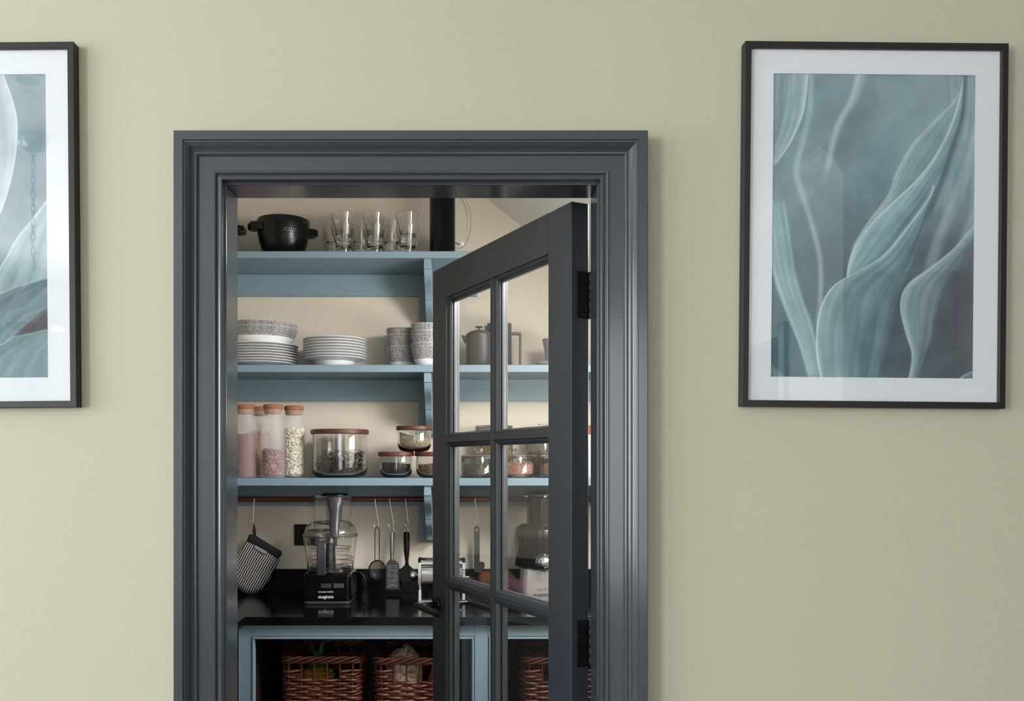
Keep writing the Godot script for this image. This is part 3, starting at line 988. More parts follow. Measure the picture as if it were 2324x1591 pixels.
func shelves() -> void:
	var names := ["top blue shelf, carrying the colander and the stacked tumblers", "middle blue shelf, carrying the plates, cups and charcoal jugs", "lowest blue shelf, carrying the bottles and glass jars above the hanging rail"]
	var tops := [S1, S2, S3]
	var ends := [0.063, 0.995, 0.995]
	var th := [0.026, 0.0275, 0.029]
	var pr := PackedVector2Array()
	for q in [[0, 0], [0.268, 0], [0.268, -0.036], [0.262, -0.038], [0.258, -0.052], [0.246, -0.068], [0.222, -0.082], [0.195, -0.094], [0.172, -0.108], [0.156, -0.124], [0.152, -0.132], [0.146, -0.134], [0.140, -0.150], [0.122, -0.168], [0.096, -0.182], [0.072, -0.194], [0.054, -0.208], [0.048, -0.222], [0.0, -0.228]]:
		pr.append(Vector2(q[0], q[1]))
	for i in 3:
		var y: float = tops[i]
		var o := thing("wall_shelf", names[i], "shelf", Vector3(0, EYE + y, -BACK), 0.0, "blue painted pantry shelves")
		var b := MB.new()
		span(b, Vector3(-1.349, -th[i], 0.001), Vector3(ends[i], 0, 0.30), 0.0015)
		part("board", b, M.blue, o)
		b = MB.new()
		span(b, Vector3(-1.349, -th[i] - 0.0885, 0.001), Vector3(ends[i], -th[i] - 0.0001, 0.02), 0.0012)
		part("batten", b, M.blue, o)
		for x in ([-0.129] if i == 0 else [-0.129, 0.74]):
			b = MB.new()
			span(b, Vector3(x - 0.045, -th[i] - 0.232, 0.001), Vector3(x + 0.045, -th[i] - 0.0002, 0.024), 0.0012)
			part("back_plate", b, M.blue, o)
			b = MB.new()
			b.T = Transform3D(Basis(Vector3.UP, -PI / 2), Vector3(x, -th[i] - 0.0003, 0.022))
			b.prism(pr, -0.0135, 0.0135, 0.002)
			part("bracket", b, M.blue, o)
	# rail under the lowest shelf
	var o := thing("hanging_rail", "brown wooden rail under the lowest shelf, with hooks and utensils on it", "rail", Vector3(0, EYE - 0.1475, -3.5))
	var b := MB.new()
	b.T = Transform3D(Basis(Vector3(0, 0, 1), -PI / 2), Vector3(-1.349, 0, 0))
	b.lathe([Vector2(0, 0), Vector2(0.0105, 0), Vector2(0.0105, 2.344), Vector2(0, 2.344)], 20)
	part("rod", b, M.mahogany, o)
	for x in [-1.3, -0.72, 0.3, 0.9]:
		b = MB.new()
		b.tube([Vector3(x, 0, -0.029), Vector3(x, 0, -0.008)], 0.006, 12)
		part("peg", b, M.mahogany, o)
	# double socket
	o = thing("wall_socket", "black double socket on the wall behind the smaller food processor", "socket", P(709, 1213.5, BACK))
	b = MB.new()
	b.box(Vector3(0, 0, 0.0045), Vector3(0.147, 0.086, 0.008), 0.002)
	var pt := part("plate", b, M.black, o)
	for s in [-1.0, 1.0]:
		b = MB.new()
		b.box(Vector3(s * 0.037, 0.026, 0.0095), Vector3(0.016, 0.02, 0.004), 0.001)
		part("switch", b, M.gloss, pt)

func base_cabinets() -> void:
	# worktop: a run along the back and a return along the left wall
	var o := thing("worktop", "black polished stone worktop running round the pantry with a low upstand", "worktop", Vector3(0, EYE + WT, 0))
	var b := MB.new()
	b.T = Transform3D(Basis(Vector3.RIGHT, -PI / 2), Vector3.ZERO)
	b.prism(PackedVector2Array([Vector2(-1.349, 3.549), Vector2(-1.349, 1.95), Vector2(-0.744, 1.95), Vector2(-0.744, 2.98), Vector2(0.999, 2.98), Vector2(0.999, 3.549)]), -0.029, 0.0, 0.0015)
	part("slab", b, M.stone, o)
	b = MB.new()
	span(b, Vector3(-1.329, 0.0, -3.549), Vector3(0.999, 0.097, -3.529), 0.0012)
	span(b, Vector3(-1.349, 0.0, -3.549), Vector3(-1.329, 0.097, -1.95), 0.0012)
	part("upstand", b, M.stone, o)
	# open cabinet with a painted face frame and a dark wooden inside
	o = thing("base_cabinet", "open blue framed cabinet with dark wooden inside under the worktop, holding baskets", "cabinet", Vector3(0, 0, -3.0))
	var top := EYE + WT - 0.0295
	var r0 := EYE - 0.600
	var xs := [[-0.772, -0.728], [0.0448, 0.0899], [0.90, 0.998]]
	for x in xs:
		b = MB.new()
		span(b, Vector3(x[0], 0.1, -0.022), Vector3(x[1], top, 0), 0.001)
		part("stile", b, M.blue, o)
	for k in [[-0.728, 0.0448], [0.0899, 0.90]]:
		b = MB.new()
		span(b, Vector3(k[0], r0, -0.0218), Vector3(k[1], top, -0.0002), 0.0008)
		part("rail", b, M.blue, o)
		b = MB.new()
		span(b, Vector3(k[0], 0.1, -0.0218), Vector3(k[1], 0.16, -0.0002), 0.0008)
		part("rail", b, M.blue, o)
		# cock bead round the opening
		var cb := [Vector2(0, 0), Vector2(0, -0.004), Vector2(0.0022, -0.004), Vector2(0.003, 0.0005), Vector2(0.0052, 0.0034), Vector2(0.008, 0.0034), Vector2(0.0105, 0.0010), Vector2(0.0115, -0.003), Vector2(0.0115, -0.02), Vector2(0, -0.02)]
		b = MB.new()
		var w: float = k[1] - k[0]
		var h := r0 - 0.16
		b.moulding(Vector3(k[0], 0.16, 0), Vector3.UP, Vector3.RIGHT, Vector3.BACK, h, cb, 1.0, -1.0)
		b.moulding(Vector3(k[1], 0.16, 0), Vector3.UP, Vector3.LEFT, Vector3.BACK, h, cb, 1.0, -1.0)
		b.moulding(Vector3(k[0], r0, 0), Vector3.RIGHT, Vector3.DOWN, Vector3.BACK, w, cb, 1.0, -1.0)
		b.moulding(Vector3(k[0], 0.16, 0), Vector3.RIGHT, Vector3.UP, Vector3.BACK, w, cb, 1.0, -1.0)
		part("cock_bead", b, M.blue, o)
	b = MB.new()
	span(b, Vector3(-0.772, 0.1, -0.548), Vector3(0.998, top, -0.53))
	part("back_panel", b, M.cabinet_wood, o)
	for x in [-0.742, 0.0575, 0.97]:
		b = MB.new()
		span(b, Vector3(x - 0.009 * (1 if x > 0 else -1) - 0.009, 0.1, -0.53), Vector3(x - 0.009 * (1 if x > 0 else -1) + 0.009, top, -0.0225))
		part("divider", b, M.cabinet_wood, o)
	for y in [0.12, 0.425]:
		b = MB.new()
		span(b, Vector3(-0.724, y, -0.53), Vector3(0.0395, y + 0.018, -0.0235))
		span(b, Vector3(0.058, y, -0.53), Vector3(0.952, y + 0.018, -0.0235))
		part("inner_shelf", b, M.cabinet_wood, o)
	b = MB.new()
	span(b, Vector3(-0.772, 0.0, -0.53), Vector3(0.998, 0.0998, -0.06))
	part("plinth", b, M.blue, o)
	# return cabinet along the left wall, open towards the room like the other
	o = thing("return_cabinet", "open blue cabinet return along the pantry's left wall, just behind the door jamb", "cabinet", Vector3(-0.775, 0, -2.46))
	for z in [-0.515, 0.0, 0.465]:
		b = MB.new()
		span(b, Vector3(-0.022, 0.1, z - 0.025), Vector3(0, top, z + 0.025), 0.001)
		part("stile", b, M.blue, o)
	for k in [[-0.49, -0.025], [0.025, 0.44]]:
		for y in [[0.1, 0.16], [r0, top]]:
			b = MB.new()
			span(b, Vector3(-0.0218, y[0], k[0]), Vector3(-0.0002, y[1], k[1]), 0.0008)
			part("rail", b, M.blue, o)
	b = MB.new()
	span(b, Vector3(-0.57, 0.1, -0.538), Vector3(-0.55, top, 0.49))
	part("back_panel", b, M.cabinet_wood, o)
	for z in [-0.53, 0.0, 0.48]:
		b = MB.new()
		span(b, Vector3(-0.55, 0.1, z - 0.008), Vector3(-0.0225, top, z + 0.008))
		part("divider", b, M.cabinet_wood, o)
	for y in [0.12, 0.425]:
		b = MB.new()
		span(b, Vector3(-0.55, y, -0.52), Vector3(-0.0235, y + 0.018, -0.009))
		span(b, Vector3(-0.55, y, 0.009), Vector3(-0.0235, y + 0.018, 0.47))
		part("inner_shelf", b, M.cabinet_wood, o)
	b = MB.new()
	span(b, Vector3(-0.57, 0.0, -0.53), Vector3(-0.06, 0.0998, 0.49))
	part("plinth", b, M.blue, o)

# ---------------------------------------------------------------- top shelf
func on(px: float, d: float, shelf: float) -> Vector3:
	return Vector3((px - 1048.0) * d / F, EYE + shelf, -d)

func top_shelf() -> void:
	var o := thing("colander", "black colander with pierced sides and two lug handles, on the top shelf", "colander", on(643, 3.4, S1), 0.52)
	var b := MB.new()
	var R := 0.101
	b.lathe([Vector2(0, 0.004), Vector2(0.055, 0.004), Vector2(0.060, 0.0), Vector2(0.064, 0.0), Vector2(0.068, 0.010), Vector2(0.080, 0.030), Vector2(0.091, 0.058), Vector2(0.098, 0.090), Vector2(R, 0.125), Vector2(R + 0.001, 0.151), Vector2(R, 0.1535), Vector2(R - 0.002, 0.1535), Vector2(R - 0.003, 0.150), Vector2(R - 0.004, 0.12), Vector2(0.094, 0.09), Vector2(0.086, 0.058), Vector2(0.074, 0.03), Vector2(0.05, 0.012), Vector2(0, 0.011)], 56)
	part("bowl", b, M.black, o)
	for s in [-1.0, 1.0]:
		b = MB.new()
		var pl := PackedVector2Array([Vector2(0.094, -0.034), Vector2(0.116, -0.034), Vector2(0.135, -0.021), Vector2(0.135, 0.021), Vector2(0.116, 0.034), Vector2(0.094, 0.034)])
		b.T = Transform3D(Basis(Vector3.UP, 0.0 if s > 0 else PI) * Basis(Vector3.RIGHT, -PI / 2), Vector3(0, 0.118, 0))
		b.prism(pl, -0.013, 0.013, 0.003)
		part("handle", b, M.black, o)
	b = MB.new()
	for r in 4:
		for k in 22:
			var a := deg_to_rad(40 + k * 5.0 + (2.5 if r % 2 else 0.0))
			var y := 0.102 - r * 0.0075
			var rr := 0.0993 - r * 0.0011
			var c := Vector3(cos(a) * rr, y, sin(a) * rr)
			b.C = Color(0.75, 0.72, 0.66) if (r < 2 and k > 7 and k < 14) else Color(0.01, 0.01, 0.01)
			b.tube([c, c + Vector3(cos(a), 0, sin(a)) * 0.0011], 0.0014, 6)
	var pf := part("perforations", b, M.grain, o)
	pf.set_meta("kind", "stuff")
	var c2 := copy_of(o, "second black colander, only a handle showing past the left jamb", on(478, 3.4, S1), 0.0)
	c2.set_meta("group", "black colanders on the top shelf")
	o.set_meta("group", "black colanders on the top shelf")
	# tumblers in nested pairs
	var words := ["in the front left pair", "in the front middle pair", "in the front right pair by the black jug", "in the left pair of the back row", "in the middle pair of the back row", "in the right pair of the back row"]
	var spots := [[780, 3.33], [851, 3.335], [926, 3.33], [758, 3.45], [820, 3.45], [889, 3.45]]
	var proto: Node3D = null
	for i in 6:
		for k in 2:
			var lab: String = "%s clear glass tumbler %s" % ["upper" if k == 1 else "lower", words[i]]
			var at := on(spots[i][0], spots[i][1], S1) + Vector3(0, k * 0.0455, 0)
			if proto == null:
				proto = thing("tumbler", lab, "glass", at, 0.0, "clear tumblers on the top shelf")
				b = MB.new()
				b.lathe([Vector2(0, 0.0), Vector2(0.0225, 0.0), Vector2(0.025, 0.002), Vector2(0.0255, 0.012), Vector2(0.0275, 0.022), Vector2(0.030, 0.034), Vector2(0.0495, 0.1135), Vector2(0.0490, 0.1141), Vector2(0.0483, 0.1135), Vector2(0.029, 0.036), Vector2(0.022, 0.030), Vector2(0, 0.028)], 40, 25.0)
				var g := paint(Color(1, 1, 1, 0.0), 0.02)
				g.refraction_enabled = true
				g.refraction_scale = 0.045
				part("body", b, g, proto)
			else:
				copy_of(proto, lab, at, rng.randf() * TAU)
	# black jug with a clear handle
	o = thing("jug", "tall black cylindrical jug with a clear glass handle, top cut by the door head", "jug", on(1004, 3.36, S1))
	b = MB.new()
	b.lathe([Vector2(0, 0), Vector2(0.047, 0), Vector2(0.050, 0.003), Vector2(0.050, 0.262), Vector2(0.049, 0.264), Vector2(0.047, 0.262), Vector2(0.047, 0.01), Vector2(0, 0.01)], 48)
	part("body", b, M.gloss, o)
	b = MB.new()
	var pts := []
	for k in 22:
		var a := lerpf(1.75, -1.35, k / 21.0)
		pts.append(Vector3(0.058 + cos(a) * 0.050 - 0.004, 0.142 + sin(a) * 0.100, 0.0))
	pts.push_front(Vector3(0.047, 0.236, 0))
	pts.append(Vector3(0.049, 0.05, 0))
	var rad := []
	for k in pts.size():
		rad.append(lerpf(0.0075, 0.0105, float(k) / pts.size()))
	b.tube(pts, rad, 14)
	var hg := paint(Color(1, 1, 1, 0.0), 0.0)
	hg.refraction_enabled = true
	hg.refraction_scale = 0.05
	part("handle", b, hg, o).set_meta("label", "clear glass handle")

# ---------------------------------------------------------------- crockery
func crockery() -> void:
	var b := MB.new()
	var at := on(593, 3.38, S2)
	# dinner plates
	var ord := ["lowest", "second", "third", "fourth", "fifth", "sixth", "seventh", "topmost"]
	var proto: Node3D = null
	for i in 8:
		var lab: String = "%s white dinner plate under the big patterned bowls" % (ord[i] if i in [0, 7] else ord[i] + " from bottom")
		var p: Vector3 = at + Vector3(rng.randf_range(-0.0012, 0.0012), 0.0103 * i, rng.randf_range(-0.001, 0.001))
		if proto == null:
			proto = thing("dinner_plate", lab, "plate", p, 0.0, "dinner plates in the left stack")
			b.lathe([Vector2(0, 0.002), Vector2(0.085, 0.002), Vector2(0.087, 0), Vector2(0.090, 0), Vector2(0.092, 0.002), Vector2(0.105, 0.0055), Vector2(0.125, 0.0105), Vector2(0.1405, 0.0128), Vector2(0.1415, 0.0140), Vector2(0.1405, 0.0152), Vector2(0.124, 0.0135), Vector2(0.104, 0.009), Vector2(0.09, 0.0055), Vector2(0, 0.005)], 72, 30.0)
			part("dish", b, M.porcelain, proto)
		else:
			copy_of(proto, lab, p)
	# nested serving bowls, white below and patterned above
	var by: float = 0.0103 * 7 + 0.0078
	for i in 2:
		var lab: String = ["lower patterned serving bowl, standing on the dinner plates with its white base showing", "upper patterned serving bowl, nested so that only its rim band shows"][i]
		var o := thing("serving_bowl", lab, "bowl", at + Vector3(0, by + i * 0.0185, 0), i * 0.7, "patterned serving bowls")
		b = MB.new()
		b.lathe([Vector2(0, 0.002), Vector2(0.092, 0.002), Vector2(0.094, 0), Vector2(0.097, 0), Vector2(0.099, 0.003), Vector2(0.116, 0.021), Vector2(0.1245, 0.0345)], 72, 30.0)
		b.lathe([Vector2(0.1415, 0.0692), Vector2(0.1408, 0.0700), Vector2(0.1400, 0.0692), Vector2(0.122, 0.034), Vector2(0.113, 0.022), Vector2(0.096, 0.008), Vector2(0, 0.006)], 72, 30.0)
		part("base", b, M.porcelain, o)
		b = MB.new()
		b.uvs = Vector2(9.0, 10.0)
		b.lathe([Vector2(0.1245, 0.0345), Vector2(0.1315, 0.0475), Vector2(0.1375, 0.060), Vector2(0.1415, 0.0692)], 72)
		part("patterned_band", b, M.patterned, o)
	# wide-rimmed soup plates
	proto = null
	at = on(760, 3.36, S2)
	for i in 8:
		var lab: String = "%s white soup plate in the stack right of the dinner plates" % (ord[i] if i in [0, 7] else ord[i] + " from bottom")
		var p: Vector3 = at + Vector3(rng.randf_range(-0.0007, 0.0007), 0.0107 * i, 0)
		if proto == null:
			proto = thing("soup_plate", lab, "plate", p, 0.0, "soup plates in the right stack")
			b = MB.new()
			b.lathe([Vector2(0, 0.002), Vector2(0.060, 0.002), Vector2(0.061, 0), Vector2(0.0635, 0), Vector2(0.066, 0.003), Vector2(0.075, 0.014), Vector2(0.0795, 0.0215), Vector2(0.086, 0.0240), Vector2(0.105, 0.0285), Vector2(0.1215, 0.0315), Vector2(0.1228, 0.0328), Vector2(0.1215, 0.0342), Vector2(0.104, 0.0320), Vector2(0.085, 0.0272), Vector2(0.077, 0.0245), Vector2(0.07, 0.0125), Vector2(0.06, 0.0055), Vector2(0, 0.005)], 72, 30.0)
			part("dish", b, M.porcelain, proto)
		else:
			copy_of(proto, lab, p)
	# stacks of patterned cups
	proto = null
	for s in 2:
		at = on(914.5 if s == 0 else 971.0, 3.43 if s == 0 else 3.33, S2)
		for i in 3:
			var lab: String = "%s patterned cup of the %s" % [["lowest", "middle", "topmost"][i], "stack by the door edge, white foot showing" if s == 1 else "stack left of the one by the door edge"]
			var p: Vector3 = at + Vector3(0, [0.0, 0.0465, 0.0735][i], 0)
			if proto == null:
				proto = thing("patterned_cup", lab, "cup", p, 0.0, "patterned cups in two stacks")
				b = MB.new()
				b.lathe([Vector2(0, 0.002), Vector2(0.032, 0.002), Vector2(0.034, 0), Vector2(0.037, 0.0), Vector2(0.041, 0.004), Vector2(0.050, 0.017), Vector2(0.0545, 0.027)], 56, 30.0)
				b.lathe([Vector2(0.0665, 0.0868), Vector2(0.066, 0.0876), Vector2(0.0648, 0.0868), Vector2(0.0600, 0.06), Vector2(0.052, 0.03), Vector2(0.046, 0.018), Vector2(0.036, 0.010), Vector2(0, 0.008)], 56, 30.0)
				part("base", b, M.porcelain, proto)
				b = MB.new()
				b.uvs = Vector2(4.0, 10.0)
				b.lathe([Vector2(0.0545, 0.027), Vector2(0.0590, 0.044), Vector2(0.0628, 0.062), Vector2(0.0655, 0.078), Vector2(0.0665, 0.0868)], 56)
				part("patterned_band", b, M.patterned, proto)
			else:
				copy_of(proto, lab, p, i * 1.3 + s)
	# charcoal pots seen through the door's glass
	var o := thing("coffee_pot", "charcoal lidded pot with a round knob and pointed spout, seen through the glass door", "pot", on(1087, 3.36, S2))
	b = MB.new()
	b.lathe([Vector2(0, 0), Vector2(0.048, 0), Vector2(0.0495, 0.002), Vector2(0.0495, 0.124), Vector2(0.0505, 0.127), Vector2(0.0495, 0.130), Vector2(0.047, 0.130)], 48)
	part("body", b, M.charcoal, o)
	b = MB.new()
	b.lathe([Vector2(0.048, 0.1302), Vector2(0.046, 0.1335), Vector2(0.036, 0.140), Vector2(0.02, 0.1445), Vector2(0.0045, 0.1455), Vector2(0.0035, 0.150), Vector2(0.0045, 0.1545), Vector2(0.0155, 0.157), Vector2(0.0165, 0.1585), Vector2(0.0155, 0.1600), Vector2(0, 0.161)], 40)
	part("lid", b, M.charcoal, o)
	b = MB.new()
	b.tube([Vector3(-0.044, 0.105, 0), Vector3(-0.052, 0.113, 0), Vector3(-0.061, 0.121, 0), Vector3(-0.0695, 0.1265, 0)], [0.017, 0.0115, 0.006, 0.0014], 14)
	part("spout", b, M.charcoal, o)
	b = MB.new()
	b.tube([Vector3(0.046, 0.115, 0), Vector3(0.075, 0.115, 0), Vector3(0.082, 0.108, 0), Vector3(0.082, 0.03, 0), Vector3(0.076, 0.022, 0), Vector3(0.046, 0.022, 0)], 0.005, 10)
	part("handle", b, M.charcoal, o)
	o = thing("tall_jug", "taller charcoal jug with a square handle, behind the door's vertical glazing bar", "jug", on(1133, 3.44, S2))
	b = MB.new()
	b.lathe([Vector2(0, 0), Vector2(0.047, 0), Vector2(0.049, 0.003), Vector2(0.049, 0.158), Vector2(0.0482, 0.159), Vector2(0.049, 0.160), Vector2(0.049, 0.183), Vector2(0.046, 0.183), Vector2(0.046, 0.02), Vector2(0, 0.02)], 48)
	part("body", b, M.charcoal, o)
	b = MB.new()
	b.prism(PackedVector2Array([Vector2(0.044, 0.1495), Vector2(0.083, 0.1495), Vector2(0.0875, 0.145), Vector2(0.0865, 0.010), Vector2(0.082, 0.004), Vector2(0.044, 0.004), Vector2(0.044, 0.013), Vector2(0.078, 0.013), Vector2(0.0795, 0.139), Vector2(0.044, 0.139)]), -0.0075, 0.0075, 0.0018)
	part("handle", b, M.charcoal, o)
	b = MB.new()
	b.tube([Vector3(-0.042, 0.155, 0), Vector3(-0.050, 0.166, 0), Vector3(-0.058, 0.176, 0)], [0.014, 0.008, 0.002], 12)
	part("spout", b, M.charcoal, o)
	# patterned cup on saucers
	for i in 2:
		o = thing("saucer", "%s white saucer under the patterned cup, half hidden by the door's hinge stile" % ["lower", "upper"][i], "saucer", on(1264, 3.37, S2) + Vector3(0, 0.0085 * i, 0), 0.0, "saucers behind the glass door")
		b = MB.new()
		b.lathe([Vector2(0, 0.002), Vector2(0.04, 0.002), Vector2(0.042, 0), Vector2(0.046, 0.001), Vector2(0.076, 0.0105), Vector2(0.078, 0.0118), Vector2(0.076, 0.013), Vector2(0.046, 0.005), Vector2(0, 0.004)], 48, 30.0)
		part("dish", b, M.porcelain, o)
	o = thing("coffee_cup", "tapered patterned cup on two saucers, half hidden by the door's hinge stile", "cup", on(1264, 3.37, S2) + Vector3(0, 0.0138, 0))
	b = MB.new()
	b.uvs = Vector2(4.0, 10.0)
	b.lathe([Vector2(0, 0.0), Vector2(0.036, 0), Vector2(0.042, 0.003), Vector2(0.0445, 0.02), Vector2(0.050, 0.06), Vector2(0.057, 0.098)], 48)
	part("body", b, M.patterned, o)
	b = MB.new()
	b.lathe([Vector2(0.057, 0.098), Vector2(0.0562, 0.099), Vector2(0.055, 0.098), Vector2(0.046, 0.05), Vector2(0.04, 0.01), Vector2(0, 0.008)], 48)
	part("lining", b, M.porcelain, o)

# ---------------------------------------------------------------- jars
# loose grains heaped in a vessel: r(y) from a profile, a sloping top, colours jittered grain by grain
func fill(called: String, label: String, at: Vector3, prof: Array, tilt: float, size: Vector3, count: int, cols: Array, core: Color) -> void:
	var b := MB.new()
	var top: float = prof[prof.size() - 1].y
	var rt: float = prof[prof.size() - 1].x
	b.C = core
	var p := [Vector2(0, prof[0].y)]
	for q in prof:
		p.append(Vector2(maxf(q.x - size.x * 2.0, q.x * 0.75), q.y + 0.0008))
	# sheared top: heap slopes to one side
	b.lathe(p, 28)
	b.T = Transform3D(Basis(Vector3(1, tilt, 0), Vector3.UP, Vector3.BACK), Vector3(0, top - 0.002, 0))
	var rq := maxf(rt - size.x * 2.0, rt * 0.75)
	b.lathe([Vector2(rq, 0), Vector2(rq * 0.6, absf(tilt) * rt * 0.25), Vector2(0, absf(tilt) * rt * 0.3)], 28)
	b.T = Transform3D.IDENTITY
	for i in count:
		var c: Vector3
		if rng.randf() < 0.72:
			var y := lerpf(prof[0].y + size.x * 1.2, top, rng.randf())
			var r := 0.0
			for k in prof.size() - 1:
				if y <= prof[k + 1].y:
					r = lerpf(prof[k].x, prof[k + 1].x, (y - prof[k].y) / maxf(prof[k + 1].y - prof[k].y, 1e-5))
					break
			var a := rng.randf_range(-0.35, PI + 0.35)
			r -= size.x * 1.2 + rng.randf() * 0.0008
			c = Vector3(cos(a) * r, y + maxf(0.0, tilt * cos(a) * rt * (y / top)), sin(a) * r)
		else:
			var a := rng.randf() * TAU
			var r := sqrt(rng.randf()) * (rt - size.x * 1.3)
			c = Vector3(cos(a) * r, top + tilt * cos(a) * r + absf(tilt) * rt * 0.3 * (1.0 - r / rt) + rng.randf() * size.y, sin(a) * r)
		var k: Color = cols[rng.randi() % cols.size()]
		var j := rng.randf_range(0.75, 1.2)
		b.C = Color(k.r * j, k.g * j, k.b * j)
		b.grain(c, Basis.from_euler(Vector3(rng.randf() * TAU, rng.randf() * TAU, rng.randf() * TAU)) * Basis.from_scale(size * rng.randf_range(0.8, 1.15)))
	var o := put(called, b.mesh(), M.grain)
	o.position = at
	tag(o, label, "food", "", "stuff")

func lin(r: int, g: int, b: int) -> Color:
	return Color8(r, g, b).srgb_to_linear()

func bottle(at: Vector3, frosted: bool, label: String) -> void:
	var o := thing("cork_bottle", label, "bottle", at, 0.0, "cork stoppered bottles on the lowest shelf")
	var b := MB.new()
	var pr := [Vector2(0, 0.001), Vector2(0.040, 0.0), Vector2(0.0445, 0.002), Vector2(0.0460, 0.006), Vector2(0.0460, 0.160), Vector2(0.0455, 0.176), Vector2(0.0435, 0.190), Vector2(0.0395, 0.203), Vector2(0.0370, 0.211), Vector2(0.0362, 0.220), Vector2(0.0362, 0.259), Vector2(0.0355, 0.2602), Vector2(0.0340, 0.259)]
	b.lathe(pr, 44)
	part("glass_body", b, M.frost if frosted else M.frost_clear, o)
	b = MB.new()
	b.lathe([Vector2(0, 0.243), Vector2(0.031, 0.243), Vector2(0.0338, 0.2605), Vector2(0.0355, 0.2606), Vector2(0.0370, 0.263), Vector2(0.0380, 0.268), Vector2(0.0370, 0.2745), Vector2(0.0345, 0.2775), Vector2(0.030, 0.2785), Vector2(0, 0.279)], 40)
	part("cork_stopper", b, M.cork, o)

func wood_jar(at: Vector3, r: float, h: float, lid_r: float, lid_h: float, label: String) -> void:
	var o := thing("lidded_jar", label, "jar", at, 0.0, "round glass jars with dark wooden lids")
	var b := MB.new()
	var rb := minf(0.028, h * 0.28)
	var p := [Vector2(0, 0.0015), Vector2(r - rb * 1.5, 0.0)]
	for k in 7:
		var a := k / 6.0 * PI / 2
		p.append(Vector2(r - rb + sin(a) * rb, 0.001 + rb - cos(a) * rb))
	p.append_array([Vector2(r, h * 0.7), Vector2(r - 0.001, h - lid_h - 0.004), Vector2(r - 0.0015, h - lid_h), Vector2(r - 0.0035, h - lid_h - 0.001)])
	b.lathe(p, 56)
	# inner wall: the glass is thick at the bottom
	var ri := r - 0.0035
	var pi := [Vector2(ri, h - lid_h - 0.001), Vector2(ri, rb + 0.012)]
	for k in 6:
		var a := (5 - k) / 5.0 * PI / 2
		pi.append(Vector2(ri - rb * 0.8 + sin(a) * rb * 0.8, 0.011 + rb * 0.8 - cos(a) * rb * 0.8))
	pi.append(Vector2(0, 0.0105))
	b.lathe(pi, 56)
	part("glass_body", b, M.solid_glass, o)
	b = MB.new()
	b.lathe([Vector2(0, h - lid_h + 0.0004), Vector2(lid_r - 0.002, h - lid_h + 0.0004), Vector2(lid_r, h - lid_h + 0.002), Vector2(lid_r, h - 0.002), Vector2(lid_r - 0.002, h), Vector2(0, h)], 56)
	part("lid", b, M.walnut, o)

func canister(at: Vector3, r: float, h: float, label: String, knob := true) -> void:
	var o := thing("glass_canister", label, "jar", at, 0.0, "glass canisters behind the glass door")
	var b := MB.new()
	b.lathe([Vector2(0, 0.001), Vector2(r - 0.004, 0), Vector2(r, 0.004), Vector2(r, h - 0.004), Vector2(r - 0.0015, h - 0.002), Vector2(r - 0.004, h - 0.004), Vector2(r - 0.004, 0.012), Vector2(r - 0.008, 0.009), Vector2(0, 0.008)], 48)
	part("glass_body", b, M.solid_glass, o)
	b = MB.new()
	var p := [Vector2(0, h - 0.012), Vector2(r - 0.007, h - 0.012), Vector2(r - 0.0055, h - 0.002), Vector2(r + 0.001, h - 0.001), Vector2(r + 0.001, h + 0.003), Vector2(r - 0.003, h + 0.005)]
	if knob:
		p.append_array([Vector2(0.010, h + 0.008), Vector2(0.008, h + 0.012), Vector2(0.0165, h + 0.019), Vector2(0.0185, h + 0.024), Vector2(0.016, h + 0.029), Vector2(0, h + 0.031)])
	else:
		p.append(Vector2(0, h + 0.006))
	b.lathe(p, 48)
	part("lid", b, M.solid_glass, o)

